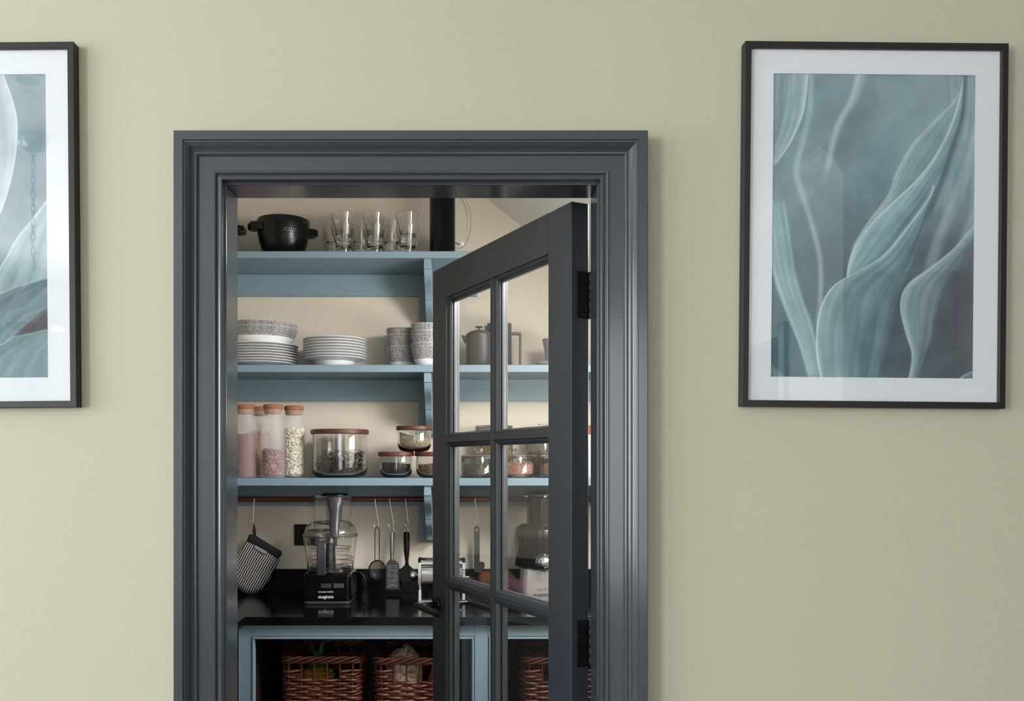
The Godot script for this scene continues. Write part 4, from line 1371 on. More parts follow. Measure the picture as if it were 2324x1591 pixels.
func jars() -> void:
	var p4 := func(r: float, lo: float, hi: float) -> Array: return [Vector2(r * 0.93, lo), Vector2(r, lo + 0.004), Vector2(r, hi)]
	bottle(on(557, 3.31, S3), true, "leftmost frosted cork bottle, filled high with fine pinkish grains, cut by the jamb")
	fill("pink_grain", "fine pinkish brown grains filling the leftmost bottle two thirds", on(557, 3.31, S3), p4.call(0.0435, 0.005, 0.164), 0.15, Vector3(0.0018, 0.0013, 0.0013), 4200, [lin(146, 78, 76), lin(186, 118, 112), lin(104, 52, 54)], lin(112, 60, 60))
	bottle(on(620, 3.30, S3), true, "front frosted cork bottle, half full of mottled pink beans")
	fill("pink_beans", "mottled dark pink beans in the front frosted bottle", on(620, 3.30, S3), p4.call(0.0435, 0.005, 0.100), -0.15, Vector3(0.0062, 0.0042, 0.0038), 1100, [lin(136, 72, 74), lin(100, 52, 56), lin(188, 138, 134)], lin(78, 42, 46))
	bottle(on(590, 3.43, S3), true, "cork bottle of yellow grain standing behind the two pink bottles")
	fill("yellow_grain", "yellow grain in the bottle behind the pink ones", on(590, 3.43, S3), p4.call(0.0435, 0.005, 0.178), 0.0, Vector3(0.0042, 0.003, 0.003), 900, [lin(206, 170, 100), lin(180, 140, 70)], lin(150, 112, 60))
	bottle(on(667, 3.38, S3), false, "clear cork bottle of white popped kernels, right of the pink ones")
	fill("white_kernels", "white popped kernels almost filling the clear bottle", on(667, 3.38, S3), p4.call(0.0435, 0.005, 0.184), 0.0, Vector3(0.0066, 0.0058, 0.0054), 1200, [lin(232, 226, 206), lin(214, 206, 182), lin(240, 236, 224)], lin(190, 182, 160))
	# big jar of dark twisted sticks
	wood_jar(on(771, 3.365, S3), 0.1055, 0.185, 0.1125, 0.0175, "largest round jar with a wooden lid, half full of dark twisted leaves")
	var b := MB.new()
	for i in 420:
		var a := rng.randf() * TAU
		var r := sqrt(rng.randf()) * 0.092
		var hmax := 0.082 + 0.018 * cos(a * 3.0) + (0.012 if rng.randf() < 0.2 else 0.0)
		var c := Vector3(cos(a) * r, 0.019 + rng.randf() * (hmax - 0.019), sin(a) * r)
		var d := Vector3(rng.randf_range(-1, 1), rng.randf_range(-0.7, 0.7), rng.randf_range(-1, 1)).normalized()
		var e := Vector3(rng.randf_range(-1, 1), rng.randf_range(-1, 1), rng.randf_range(-1, 1)).normalized()
		var ln := rng.randf_range(0.010, 0.022)
		var ps := []
		for k in 4:
			var t := k / 3.0 * 2.0 - 1.0
			var q := c + d * t * ln + e * (1.0 - t * t) * ln * 0.45
			var qr := Vector2(q.x, q.z)
			if qr.length() > 0.0985:
				qr = qr.normalized() * 0.0985
			ps.append(Vector3(qr.x, maxf(q.y, 0.0145 + maxf(0.0, qr.length() - 0.075) * 0.6), qr.y))
		var sh := rng.randf_range(0.6, 1.6)
		b.C = Color(0.05 * sh, 0.042 * sh, 0.045 * sh) if rng.randf() < 0.8 else Color(0.25, 0.22, 0.21)
		b.tube(ps, [0.0007, 0.0018, 0.0016, 0.0006], 4)
	var st := put("dried_leaves", b.mesh(), M.grain)
	st.position = on(771, 3.365, S3)
	tag(st, "dark curled dried leaves in the largest round jar", "food", "", "stuff")
	var seat := func(r: float, hi: float) -> Array: return [Vector2(r * 0.72, 0.0125), Vector2(r * 0.9, 0.018), Vector2(r * 0.985, 0.027), Vector2(r, hi)]
	wood_jar(on(899, 3.335, S3), 0.0625, 0.0985, 0.0685, 0.016, "small wood-lidded jar of black seeds, bottom left of the three by the door")
	fill("black_seeds", "black seeds in the bottom left jar by the door", on(899, 3.335, S3), seat.call(0.0565, 0.052), -0.08, Vector3(0.0026, 0.0018, 0.0016), 2200, [lin(34, 32, 36), lin(52, 48, 52), lin(22, 20, 24)], lin(22, 21, 24))
	wood_jar(on(981.5, 3.335, S3), 0.0625, 0.0985, 0.0685, 0.016, "small wood-lidded jar of tan seeds, bottom right, half behind the door edge")
	fill("tan_seeds", "tan and brown seeds in the jar half behind the door edge", on(981.5, 3.335, S3), seat.call(0.0565, 0.050), 0.1, Vector3(0.0034, 0.0018, 0.0016), 2000, [lin(196, 170, 112), lin(150, 122, 70), lin(96, 76, 44)], lin(110, 88, 50))
	var up := Vector3(0, 0.0988, 0)
	wood_jar(on(940.5, 3.335, S3) + up, 0.0645, 0.0985, 0.0705, 0.016, "small wood-lidded jar of pale grain stacked across the two lower jars")
	fill("pale_grain", "pale cream grain sloping in the upper stacked jar", on(940.5, 3.335, S3) + up, seat.call(0.0585, 0.052), -0.32, Vector3(0.0026, 0.0019, 0.0017), 2400, [lin(226, 214, 186), lin(206, 190, 156), lin(240, 232, 212)], lin(180, 164, 130))
	# canisters behind the door's glass
	canister(on(1086.5, 3.33, S3), 0.069, 0.083, "low glass canister of blue black beans, seen through the left pane")
	fill("blue_beans", "blue black beans in the low canister behind the left pane", on(1086.5, 3.33, S3), [Vector2(0.055, 0.0095), Vector2(0.063, 0.014), Vector2(0.064, 0.034)], -0.08, Vector3(0.0045, 0.0034, 0.003), 1500, [lin(34, 38, 50), lin(20, 22, 32), lin(70, 76, 90)], lin(20, 22, 30))
	canister(on(1174, 3.33, S3), 0.0675, 0.083, "low glass canister of pink salt, seen through the right pane")
	fill("pink_salt", "coarse pink salt crystals in the low canister behind the right pane", on(1174, 3.33, S3), [Vector2(0.054, 0.0095), Vector2(0.061, 0.014), Vector2(0.0625, 0.044)], 0.06, Vector3(0.0042, 0.003, 0.003), 1700, [lin(222, 158, 144), lin(240, 196, 184), lin(200, 126, 112)], lin(206, 144, 132))
	canister(on(1268, 3.33, S3), 0.0675, 0.083, "low glass canister of peach pulses, mostly behind the hinge stile")
	fill("peach_pulses", "peach pulses in the canister mostly behind the hinge stile", on(1268, 3.33, S3), [Vector2(0.054, 0.0095), Vector2(0.061, 0.014), Vector2(0.0625, 0.04)], 0.0, Vector3(0.004, 0.004, 0.003), 700, [lin(226, 178, 130), lin(206, 150, 104)], lin(196, 146, 100))
	canister(on(1121, 3.465, S3), 0.075, 0.200, "tall glass canister of yellow oats behind the two low ones", false)
	fill("oats", "yellow oats in the tall canister behind the low ones", on(1121, 3.465, S3), [Vector2(0.06, 0.0095), Vector2(0.068, 0.014), Vector2(0.070, 0.140)], 0.0, Vector3(0.0056, 0.0028, 0.0022), 2200, [lin(216, 190, 130), lin(190, 158, 98), lin(160, 126, 70)], lin(150, 120, 66))
	canister(on(1232, 3.465, S3), 0.068, 0.185, "tall glass canister of brown seeds with a knobbed lid beside the hinge stile")
	fill("brown_seeds", "brown seeds in the tall canister beside the hinge stile", on(1232, 3.465, S3), [Vector2(0.055, 0.0095), Vector2(0.062, 0.014), Vector2(0.063, 0.093)], 0.0, Vector3(0.003, 0.002, 0.002), 1800, [lin(120, 92, 78), lin(90, 66, 56), lin(150, 122, 100)], lin(80, 60, 50))
	var o := thing("copper_canister", "pale canister with a copper lid, glimpsed through the hinge gap", "jar", on(1352, 3.35, S3))
	b = MB.new()
	b.lathe([Vector2(0, 0), Vector2(0.058, 0), Vector2(0.06, 0.003), Vector2(0.06, 0.165), Vector2(0, 0.165)], 40)
	part("body", b, M.porcelain, o)
	b = MB.new()
	b.lathe([Vector2(0, 0.1652), Vector2(0.0615, 0.1652), Vector2(0.0615, 0.198), Vector2(0.059, 0.2), Vector2(0, 0.2)], 40)
	part("lid", b, M.copper, o)

# ---------------------------------------------------------------- hanging things
const HD := 3.4875

func hook(px: float, dx: float, length: float, ur: float, label: String) -> void:
	var o := thing("s_hook", label, "hook", Vector3((px - 1048.0) * HD / F, EYE - 0.1475, -3.5), 0.0, "steel hooks on the wooden rail")
	var pts := []
	for k in 9:
		var a := PI * (1.15 - k / 8.0 * 1.15)
		pts.append(Vector3(0, sin(a) * 0.0125, cos(a) * 0.0125))
	pts.append(Vector3(dx * 0.08, -0.014, 0.0125))
	pts.append(Vector3(dx, -length, 0.0125))
	for k in range(1, 10):
		var a := PI * k / 9.0
		pts.append(Vector3(dx - ur + cos(a) * ur, -length - sin(a) * absf(ur) * 1.1, 0.0125))
	pts.append(Vector3(dx - 2 * ur, -length + 0.004, 0.0125))
	var b := MB.new()
	b.tube(pts, 0.0019, 8)
	part("wire", b, M.chrome, o)

func at_hd(px: float, py: float, dz := 0.0) -> Vector3:
	return P(px, py, HD) + Vector3(0, 0, dz)

func poly_at(s: String, o: Vector3) -> PackedVector2Array:
	var out := PackedVector2Array()
	for q in arr(s):
		var w := at_hd(q.x, q.y) - o
		out.append(Vector2(w.x, w.y))
	return out

func hanging() -> void:
	hook(577, -0.005, 0.090, 0.0045, "steel hook holding the striped oven mitt")
	hook(851, 0.016, 0.1005, 0.0105, "steel hook holding the small sieve")
	hook(884.5, 0.016, 0.1005, 0.0105, "steel hook holding the grater")
	hook(920.5, 0.0115, 0.1005, 0.0065, "steel hook holding the black spatula")
	hook(1078, 0.0155, 0.0895, 0.008, "steel hook behind the glass door, holding the dark slotted tool")
	# oven mitt
	var o0 := at_hd(576, 1192, 0.004)
	var o := thing("oven_mitt", "black and white striped oven mitt with a dark cuff, hanging at the left jamb", "oven mitt", o0)
	var rim := PackedVector2Array()
	for q in Geometry2D.offset_polygon(poly_at("566,1222 600,1240 634,1262 628,1284 618,1304 608,1322 594,1339 578,1348 562,1348 546,1340 530,1326 516,1306 512,1284 518,1262 532,1256 545,1250 556,1236", o0), 0.0)[0]:
		rim.append(q)
	rim = MB.ccw(rim)
	var dense := []
	for i in rim.size():
		for k in 3:
			dense.append(rim[i].cubic_interpolate(rim[(i + 1) % rim.size()], rim[(i - 1 + rim.size()) % rim.size()], rim[(i + 2) % rim.size()], k / 3.0))
	var cen := Vector2.ZERO
	for q in dense:
		cen += q / dense.size()
	var ax := Vector2(0.87, -0.49)
	var b := MB.new()
	var rings := [[1.0, 0.0], [0.97, 0.009], [0.88, 0.015], [0.7, 0.019], [0.4, 0.021], [0.0, 0.022]]
	for sg in [1.0, -1.0]:
		for r in rings.size() - 1:
			for i in dense.size():
				var q := []
				var nn := []
				var us := []
				for w in [[r, i], [r, i + 1], [r + 1, i + 1], [r + 1, i]]:
					var e: Vector2 = dense[w[1] % dense.size()]
					var k: float = rings[w[0]][0]
					var p := cen.lerp(e, k)
					var wob := 0.0018 * sin(p.y * 120.0) * k
					q.append(Vector3(p.x, p.y, sg * (rings[w[0]][1] + wob)))
					var dir := (e - cen).normalized()
					var tl := pow(k, 6.0)
					nn.append(Vector3(dir.x * tl, dir.y * tl, sg * (1.02 - tl)).normalized())
					us.append(Vector2(p.dot(ax) / 0.0087, p.dot(Vector2(-0.49, -0.87)) / 0.1))
				b.quad(q[0], q[1], q[2], q[3], nn[0], nn[1], nn[2], nn[3], us[0], us[1], us[2], us[3])
	var sm := paint(Color.WHITE, 0.9)
	var im := Image.create(256, 256, false, Image.FORMAT_RGB8)
	for y in 256:
		for x in 256:
			var f := fposmod(x / 64.0 + 0.045 * sin(y / 256.0 * TAU * 2.0) + 0.03 * sin(x / 64.0 * 1.57 + y / 256.0 * TAU * 3.0), 1.0)
			var w := smoothstep(0.50, 0.58, f) - smoothstep(0.92, 1.0, f)
			im.set_pixel(x, y, Color(0.09, 0.09, 0.10).lerp(Color(0.80, 0.79, 0.77), w))
	im.generate_mipmaps()
	sm.albedo_texture = ImageTexture.create_from_image(im)
	sm.uv1_scale = Vector3(0.25, 1, 1)
	var qb := part("quilted_body", b, sm, o)
	b = MB.new()
	b.prism(poly_at("567,1213 576,1214 606,1233 638,1252 638,1260 633,1266 600,1245 563,1226", o0), -0.021, 0.021, 0.006)
	part("cuff", b, M.linen, o)
	b = MB.new()
	b.tube([at_hd(577, 1221) - o0, at_hd(574.5, 1205) - o0, at_hd(576.0, 1189, -0.004) - o0, at_hd(578.5, 1205, -0.004) - o0, at_hd(579, 1221) - o0], 0.0035, 8)
	part("hanging_loop", b, M.linen, o)
	b = MB.new()
	b.prism(poly_at("584,1236 610,1251 607,1257.5 581.5,1243", o0), 0.0205, 0.0235, 0.0005)
	part("cloth_tag", b, M.label_grey, qb)
	# sieve
	o0 = at_hd(856, 1196, 0.0)
	o = thing("sieve", "small round dark sieve with a wire handle, hanging left of the grater", "sieve", o0)
	b = MB.new()
	var pts := []
	for q in arr("851,1275 851,1206 852,1200 856,1197 860,1200 861,1206 861,1275"):
		pts.append(at_hd(q.x, q.y) - o0)
	b.tube(pts, 0.0017, 8)
	part("wire_handle", b, M.iron, o)
	b = MB.new()
	pts = []
	var rc := at_hd(856.5, 1294) - o0
	for k in 40:
		var a := TAU * k / 40
		pts.append(rc + Vector3(cos(a) * 0.034, sin(a) * 0.0385, 0))
	b.tube(pts, 0.0027, 8, true)
	part("ring", b, M.iron, o)
	b = MB.new()
	b.T = Transform3D(Basis.from_scale(Vector3(1, 1.13, 1)) * Basis(Vector3.RIGHT, PI / 2), rc)
	b.lathe([Vector2(0.033, 0), Vector2(0.031, -0.006), Vector2(0.026, -0.012), Vector2(0.016, -0.016), Vector2(0, -0.018)], 36)
	var ms := paint(Color(0.16, 0.16, 0.17, 0.72), 0.5, 0.3)
	ms.transparency = BaseMaterial3D.TRANSPARENCY_ALPHA
	part("mesh_bowl", b, ms, o)
	# grater
	o0 = at_hd(890, 1197, 0.0)
	o = thing("grater", "flat steel grater with a round metal handle, hanging between sieve and spatula", "grater", o0)
	b = MB.new()
	pts = []
	for q in arr("886,1210 886,1202 888,1198 890,1197 892,1198 894,1202 894,1210"):
		pts.append(at_hd(q.x, q.y) - o0)
	b.tube(pts, 0.0014, 8)
	part("hanging_loop", b, M.chrome, o)
	b = MB.new()
	pts = []
	for q in [[1207, 0.0085], [1208, 0.0096], [1240, 0.0092], [1262, 0.0084], [1269, 0.0065], [1272, 0.003]]:
		pts.append(at_hd(889.7, q[0]) - o0)
	b.tube(pts, [0.0085, 0.0096, 0.0092, 0.0084, 0.0065, 0.003], 18)
	part("handle", b, M.steel, o)
	b = MB.new()
	b.prism(poly_at("886,1267 893,1267 897,1272 905,1279 907.5,1338 874.5,1338 877,1279 883,1272", o0), -0.0008, 0.0008, 0.0003)
	for s in [875.7, 906.2]:
		b.tube([at_hd(s + (1.5 if s < 880 else -1.5), 1280, 0.001) - o0, at_hd(s, 1338, 0.001) - o0], 0.0017, 6)
	part("blade", b, paint(c8(84, 85, 88), 0.35, 0.9), o)
	b = MB.new()
	for r in 13:
		for k in 9:
			var t := at_hd(880.2 + k * 2.65 + (1.3 if r % 2 else 0.0) - 0.8, 1283.5 + r * 4.0, 0.0012) - o0
			b.ball(t, Vector3(0.0017, 0.0013, 0.0014), 6, 4)
	part("teeth", b, M.chrome, o).set_meta("kind", "stuff")
	# spatula
	o0 = at_hd(922.5, 1197, 0.0)
	o = thing("spatula", "black spatula with a flared blade, hanging right of the grater", "spatula", o0)
	b = MB.new()
	pts = []
	for q in arr("918.5,1212 918.5,1203 920,1199 922.5,1197.5 925,1199 926.5,1203 926.5,1212"):
		pts.append(at_hd(q.x, q.y) - o0)
	b.tube(pts, 0.0014, 8)
	part("hanging_loop", b, M.chrome, o)
	b = MB.new()
	pts = []
	for q in arr("922.5,1207 922.5,1209 922.8,1225 923,1250 923.2,1272 923.5,1282"):
		pts.append(at_hd(q.x, q.y) - o0)
	b.tube(pts, [0.0095, 0.0112, 0.0132, 0.0120, 0.0072, 0.0066], 18)
	part("handle", b, M.black, o)
	b = MB.new()
	b.prism(poly_at("921,1276 926,1276 929,1283 940,1293 943,1300 942,1314 936,1322 912,1322 906,1314 905,1300 908,1292 918,1283", o0), -0.0025, 0.0025, 0.0012)
	part("blade", b, M.black, o)
	# dark slotted tool behind the glass
	o0 = at_hd(1082, 1190, 0.0)
	o = thing("kitchen_tool", "long dark flat tool with a slot at its top, hanging behind the left door pane", "utensil", o0)
	b = MB.new()
	b.prism(poly_at("1076,1300 1076,1199 1077.5,1195 1079,1195 1079,1206.5 1084.5,1206.5 1084.5,1195 1086.5,1195 1088.5,1199 1088.5,1276 1092,1274.5 1096.5,1275.5 1099.5,1279 1100,1285 1098,1291 1094,1300", o0), -0.003, 0.003, 0.0012)
	var cap := poly_at("1079,1194.8 1079,1199.5 1084.5,1199.5 1084.5,1194.8 1082,1193.4", o0)
	b.prism(cap, -0.003, 0.003, 0.0008)
	part("body", b, M.charcoal, o)

# ---------------------------------------------------------------- machines
# a body lofted through rounded rectangles: [y, half width, half depth, corner]
func loft(b: MB, secs: Array, seg := 6) -> void:
	var rings := []
	for s in secs:
		var ring := []
		for q in [[1, 1, 0.0], [-1, 1, PI / 2], [-1, -1, PI], [1, -1, PI * 1.5]]:
			for k in seg + 1:
				var a: float = q[2] + PI / 2 * k / seg
				ring.append([Vector3(q[0] * (s[1] - s[3]) + cos(a) * s[3], s[0], q[1] * (s[2] - s[3]) + sin(a) * s[3]), Vector3(cos(a), 0, sin(a))])
		rings.append(ring)
	for i in rings.size() - 1:
		var A: Array = rings[i]
		var B: Array = rings[i + 1]
		for k in A.size():
			var e := (k + 1) % A.size()
			var nn := []
			for w in [k, e]:
				var d: Vector3 = B[w][0] - A[w][0]
				var t: Vector3 = Vector3.UP.cross(A[w][1])
				var m := t.cross(d).normalized()
				if m.dot(A[w][1]) < 0:
					m = -m
				if m.length() < 0.5:
					m = A[w][1]
				nn.append(m)
			b.quad(A[k][0], A[e][0], B[e][0], B[k][0], nn[0], nn[1], nn[1], nn[0])
	for z in [0, rings.size() - 1]:
		var up := Vector3.DOWN if z == 0 else Vector3.UP
		for k in range(1, rings[z].size() - 1):
			b.tri(rings[z][0][0], rings[z][k][0], rings[z][k + 1][0], up, up, up)

func smooth(p: Array) -> Array:
	var out := []
	for i in p.size() - 1:
		for k in 5:
			out.append((p[i] as Vector3).cubic_interpolate(p[i + 1], p[maxi(i - 1, 0)], p[mini(i + 2, p.size() - 1)], k / 5.0))
	out.append(p[p.size() - 1])
	return out

func lettering(text: String, mat: Material, parent: Node3D, at: Vector3, width: float) -> void:
	var t := TextMesh.new()
	var f := SystemFont.new()
	f.font_names = PackedStringArray(["Droid Sans"])
	f.font_weight = 400 if text.begins_with("C") or text.begins_with("J") else 700
	t.font = f
	t.text = text
	t.font_size = 48
	t.pixel_size = 0.001
	t.depth = 0.02
	t.curve_step = 1.0
	var s := width / maxf(t.get_aabb().size.x, 0.001)
	var o := put("lettering", t, mat, parent)
	o.position = at
	o.scale = Vector3(s, s, 0.05)

func machines() -> void:
	var o := thing("food_processor", "food processor with clear bowl and black base, standing in full view on the worktop", "appliance", Vector3(-0.505, EYE + WT, -3.34))
	var b := MB.new()
	loft(b, [[0.0, 0.086, 0.096, 0.02], [0.003, 0.0885, 0.0985, 0.02], [0.012, 0.0885, 0.0985, 0.02], [0.0135, 0.0875, 0.0975, 0.02]])
	part("plinth", b, M.slate, o)
	b = MB.new()
	loft(b, [[0.0136, 0.0895, 0.0995, 0.014], [0.018, 0.0905, 0.1005, 0.014], [0.104, 0.0890, 0.0985, 0.014], [0.110, 0.0875, 0.0970, 0.014], [0.114, 0.0835, 0.0930, 0.014], [0.116, 0.077, 0.087, 0.014]])
	var bs := part("base", b, M.gloss, o)
	b = MB.new()
	b.box(Vector3(-0.001, 0.0705, 0.0998), Vector3(0.148, 0.023, 0.004), 0.001)
	part("control_strip", b, paint(c8(30, 31, 33), 0.03, 0.85), bs)
	for k in 3:
		b = MB.new()
		b.box(Vector3(-0.048 + k * 0.047, 0.0705, 0.1012), Vector3(0.040, 0.018, 0.0036), 0.001)
		part("push_button", b, [M.gloss, paint(c8(150, 146, 138), 0.12, 1.0), paint(c8(160, 176, 182), 0.12, 1.0)][k], bs)
	lettering("magimix", M.white_text, bs, Vector3(-0.002, 0.0285, 0.1006), 0.057)
	lettering("Compact 3200XL", M.white_text, bs, Vector3(-0.002, 0.0475, 0.1003), 0.057)
	b = MB.new()
	b.lathe([Vector2(0.079, 0.1162), Vector2(0.079, 0.128), Vector2(0.076, 0.131), Vector2(0.02, 0.131), Vector2(0.02, 0.15), Vector2(0.016, 0.22), Vector2(0, 0.222)], 48)
	part("spindle", b, paint(c8(46, 40, 40), 0.3), o)
	b = MB.new()
	b.lathe([Vector2(0.084, 0.1165), Vector2(0.0865, 0.118), Vector2(0.0905, 0.150), Vector2(0.0985, 0.205), Vector2(0.1035, 0.246), Vector2(0.1065, 0.248), Vector2(0.1070, 0.2515), Vector2(0.1045, 0.253), Vector2(0.1010, 0.2515), Vector2(0.0960, 0.205), Vector2(0.088, 0.150), Vector2(0.084, 0.124), Vector2(0.03, 0.1235), Vector2(0.03, 0.1165), Vector2(0.084, 0.1165)], 64, 25.0)
	part("bowl", b, M.solid_glass, o)
	for r in [[0.0865, 0.148, 0.0022], [0.0855, 0.166, 0.0018], [0.0765, 0.205, 0.002], [0.072, 0.195, 0.0016]]:
		b = MB.new()
		var pts := []
		for k in 48:
			pts.append(Vector3(cos(TAU * k / 48) * r[0], r[1], sin(TAU * k / 48) * r[0]))
		b.tube(pts, r[2], 6, true)
		part("inner_bowl_rim", b, glass(0.35, Color(0.25, 0.3, 0.32)), o)
	b = MB.new()
	b.lathe([Vector2(0.05, 0.136), Vector2(0.066, 0.137), Vector2(0.07, 0.15), Vector2(0.0785, 0.21), Vector2(0.0765, 0.21), Vector2(0.068, 0.152), Vector2(0.05, 0.14)], 48, 25.0)
	part("inner_bowl", b, M.clear, o)
	b = MB.new()
	b.lathe([Vector2(0.1045, 0.2535), Vector2(0.1045, 0.258), Vector2(0.0995, 0.259), Vector2(0.0985, 0.270), Vector2(0.094, 0.283), Vector2(0.085, 0.294), Vector2(0.074, 0.3015), Vector2(0.066, 0.304), Vector2(0.064, 0.302), Vector2(0.083, 0.291), Vector2(0.092, 0.280), Vector2(0.096, 0.269), Vector2(0.097, 0.2535), Vector2(0.1045, 0.2535)], 64, 30.0)
	part("lid", b, M.solid_glass, o)
	b = MB.new()
	b.T = Transform3D(Basis.from_scale(Vector3(1, 1, 0.72)), Vector3(0.008, 0, 0))
	b.lathe([Vector2(0.071, 0.285), Vector2(0.0712, 0.392), Vector2(0.0745, 0.395), Vector2(0.0752, 0.401), Vector2(0.0735, 0.4035), Vector2(0.0690, 0.4015), Vector2(0.0680, 0.285), Vector2(0.071, 0.285)], 56, 25.0)
	part("feed_tube", b, M.solid_glass, o)
	b = MB.new()
	b.T = Transform3D(Basis.from_scale(Vector3(1, 1, 0.8)), Vector3(0.016, 0, 0.0))
	b.lathe([Vector2(0, 0.30), Vector2(0.030, 0.30), Vector2(0.032, 0.395), Vector2(0.0, 0.395)], 40)
	part("pusher", b, glass(0.3, Color(0.25, 0.25, 0.28), 0.1), o)
	b = MB.new()
	b.T = Transform3D(Basis.from_scale(Vector3(1, 1, 0.8)), Vector3(0.016, 0, 0.0))
	b.lathe([Vector2(0, 0.399), Vector2(0.050, 0.399), Vector2(0.0525, 0.402), Vector2(0.051, 0.408), Vector2(0.046, 0.4115), Vector2(0, 0.413)], 48)
	part("pusher_cap", b, M.black, o)
	b = MB.new()
	b.T = Transform3D(Basis.from_scale(Vector3(1, 1, 0.62)), Vector3(0, 0, 0.02))
	b.tube([Vector3(0.0255, 0.3985, 0.052), Vector3(0.0255, 0.396, 0.052), Vector3(0.0255, 0.374, 0.056), Vector3(0.0265, 0.358, 0.064), Vector3(0.028, 0.341, 0.076), Vector3(0.0285, 0.31, 0.100), Vector3(0.029, 0.275, 0.124), Vector3(0.029, 0.256, 0.130), Vector3(0.029, 0.2505, 0.131)], [0.026, 0.0290, 0.0290, 0.0255, 0.0215, 0.0195, 0.0180, 0.0172, 0.013], 24)
	part("pusher_handle", b, M.slate, o)
	b = MB.new()
	b.box(Vector3(0.033, 0.2325, 0.1035), Vector3(0.0135, 0.028, 0.008), 0.002)
	part("lid_lock", b, M.slate, o)
	b = MB.new()
	var hp := PackedVector2Array()
	for q in [[0.092, 0.112], [0.129, 0.112], [0.1325, 0.117], [0.1325, 0.218], [0.129, 0.230], [0.120, 0.237], [0.1015, 0.239], [0.1015, 0.226], [0.114, 0.222], [0.117, 0.212], [0.117, 0.135], [0.113, 0.128], [0.092, 0.126]]:
		hp.append(Vector2(q[0], q[1]))
	b.T = Transform3D(Basis(Vector3.UP, -PI / 2), Vector3(-0.0155, 0, 0))
	b.prism(hp, -0.0165, 0.0165, 0.005)
	part("bowl_handle", b, M.slate, o)
	b = MB.new()
	b.tube(smooth([Vector3(0.08, 0.09, -0.06), Vector3(0.102, 0.102, -0.06), Vector3(0.122, 0.082, -0.058), Vector3(0.129, 0.05, -0.055), Vector3(0.122, 0.02, -0.05), Vector3(0.105, 0.0065, -0.05), Vector3(0.08, 0.0065, -0.06)]), 0.004, 8)
	part("power_cord", b, M.black, o)
	# second machine behind the glass door
	o = thing("juicer", "larger food processor with smoky bowl and pale silver base, seen through the glass door", "appliance", Vector3(0.311, EYE + WT, -3.33))
	b = MB.new()
	loft(b, [[0.0, 0.082, 0.088, 0.02], [0.004, 0.0875, 0.094, 0.022], [0.10, 0.084, 0.090, 0.022], [0.128, 0.082, 0.088, 0.022], [0.133, 0.077, 0.083, 0.022]])
	var jb := part("base", b, M.silver, o)
	lettering("magimix", M.dark_text, jb, Vector3(-0.0135, 0.0365, 0.0935), 0.060)
	lettering("Juice 3", M.dark_text, jb, Vector3(-0.0135, 0.0565, 0.0928), 0.034)
	b = MB.new()
	b.lathe([Vector2(0.0, 0.1335), Vector2(0.100, 0.1335), Vector2(0.107, 0.138), Vector2(0.1105, 0.146), Vector2(0.1105, 0.245), Vector2(0.108, 0.247), Vector2(0.107, 0.243), Vector2(0.107, 0.15), Vector2(0, 0.142)], 56, 30.0)
	part("bowl", b, M.smoke, o)
	b = MB.new()
	b.lathe([Vector2(0.1105, 0.2475), Vector2(0.1105, 0.266), Vector2(0.106, 0.279), Vector2(0.096, 0.289), Vector2(0.080, 0.296), Vector2(0.0625, 0.2985), Vector2(0.0620, 0.395), Vector2(0.0585, 0.395), Vector2(0.059, 0.295), Vector2(0.078, 0.292), Vector2(0.1, 0.278), Vector2(0.107, 0.262), Vector2(0.107, 0.248)], 56, 25.0)
	part("lid", b, M.smoke_light, o)
	b = MB.new()
	b.lathe([Vector2(0.0, 0.30), Vector2(0.052, 0.30), Vector2(0.053, 0.3965), Vector2(0.0, 0.3965)], 48, 30.0)
	part("pusher", b, paint(c8(74, 76, 80), 0.25, 0.6), o)
	b = MB.new()
	b.lathe([Vector2(0.055, 0.3967), Vector2(0.0735, 0.4), Vector2(0.076, 0.4045), Vector2(0.0735, 0.4085), Vector2(0.070, 0.4085)], 48, 30.0)
	part("cap_rim", b, M.chrome, o)
	b = MB.new()
	b.lathe([Vector2(0.0755, 0.4055), Vector2(0.0745, 0.411), Vector2(0.066, 0.418), Vector2(0.04, 0.4235), Vector2(0, 0.425)], 48)
	part("pusher_cap", b, M.black, o)
	b = MB.new()
	b.T = Transform3D(Basis(Vector3.RIGHT, PI / 2 - 0.1), Vector3(-0.006, 0.158, 0.102))
	b.lathe([Vector2(0.030, -0.01), Vector2(0.030, 0.012), Vector2(0.0325, 0.014), Vector2(0.0325, 0.020), Vector2(0.030, 0.022), Vector2(0.0275, 0.030), Vector2(0.020, 0.038), Vector2(0.01, 0.042), Vector2(0, 0.043)], 40, 45.0)
	part("spout_cap", b, M.chrome, o)
	# pasta machine
	o = thing("pasta_machine", "chrome pasta rolling machine standing on the worktop by the door's free edge", "appliance", Vector3(-0.074, EYE + WT, -3.225))
	var sp := PackedVector2Array()
	for q in [[-0.045, 0.0], [-0.02, 0.0], [-0.018, 0.05], [-0.03, 0.075], [-0.045, 0.085], [-0.05, 0.13], [-0.042, 0.165], [-0.02, 0.180], [0.02, 0.180], [0.042, 0.165], [0.05, 0.13], [0.045, 0.085], [0.03, 0.075], [0.018, 0.05], [0.02, 0.0], [0.05, 0.0], [0.05, -0.0]]:
		sp.append(Vector2(q[0], q[1]))
	sp = PackedVector2Array([Vector2(-0.05, 0.0), Vector2(0.05, 0.0), Vector2(0.05, 0.006), Vector2(0.022, 0.02), Vector2(0.020, 0.06), Vector2(0.046, 0.082), Vector2(0.050, 0.13), Vector2(0.043, 0.163), Vector2(0.022, 0.178), Vector2(-0.022, 0.178), Vector2(-0.043, 0.163), Vector2(-0.050, 0.13), Vector2(-0.046, 0.082), Vector2(-0.020, 0.06), Vector2(-0.022, 0.02), Vector2(-0.05, 0.006)])
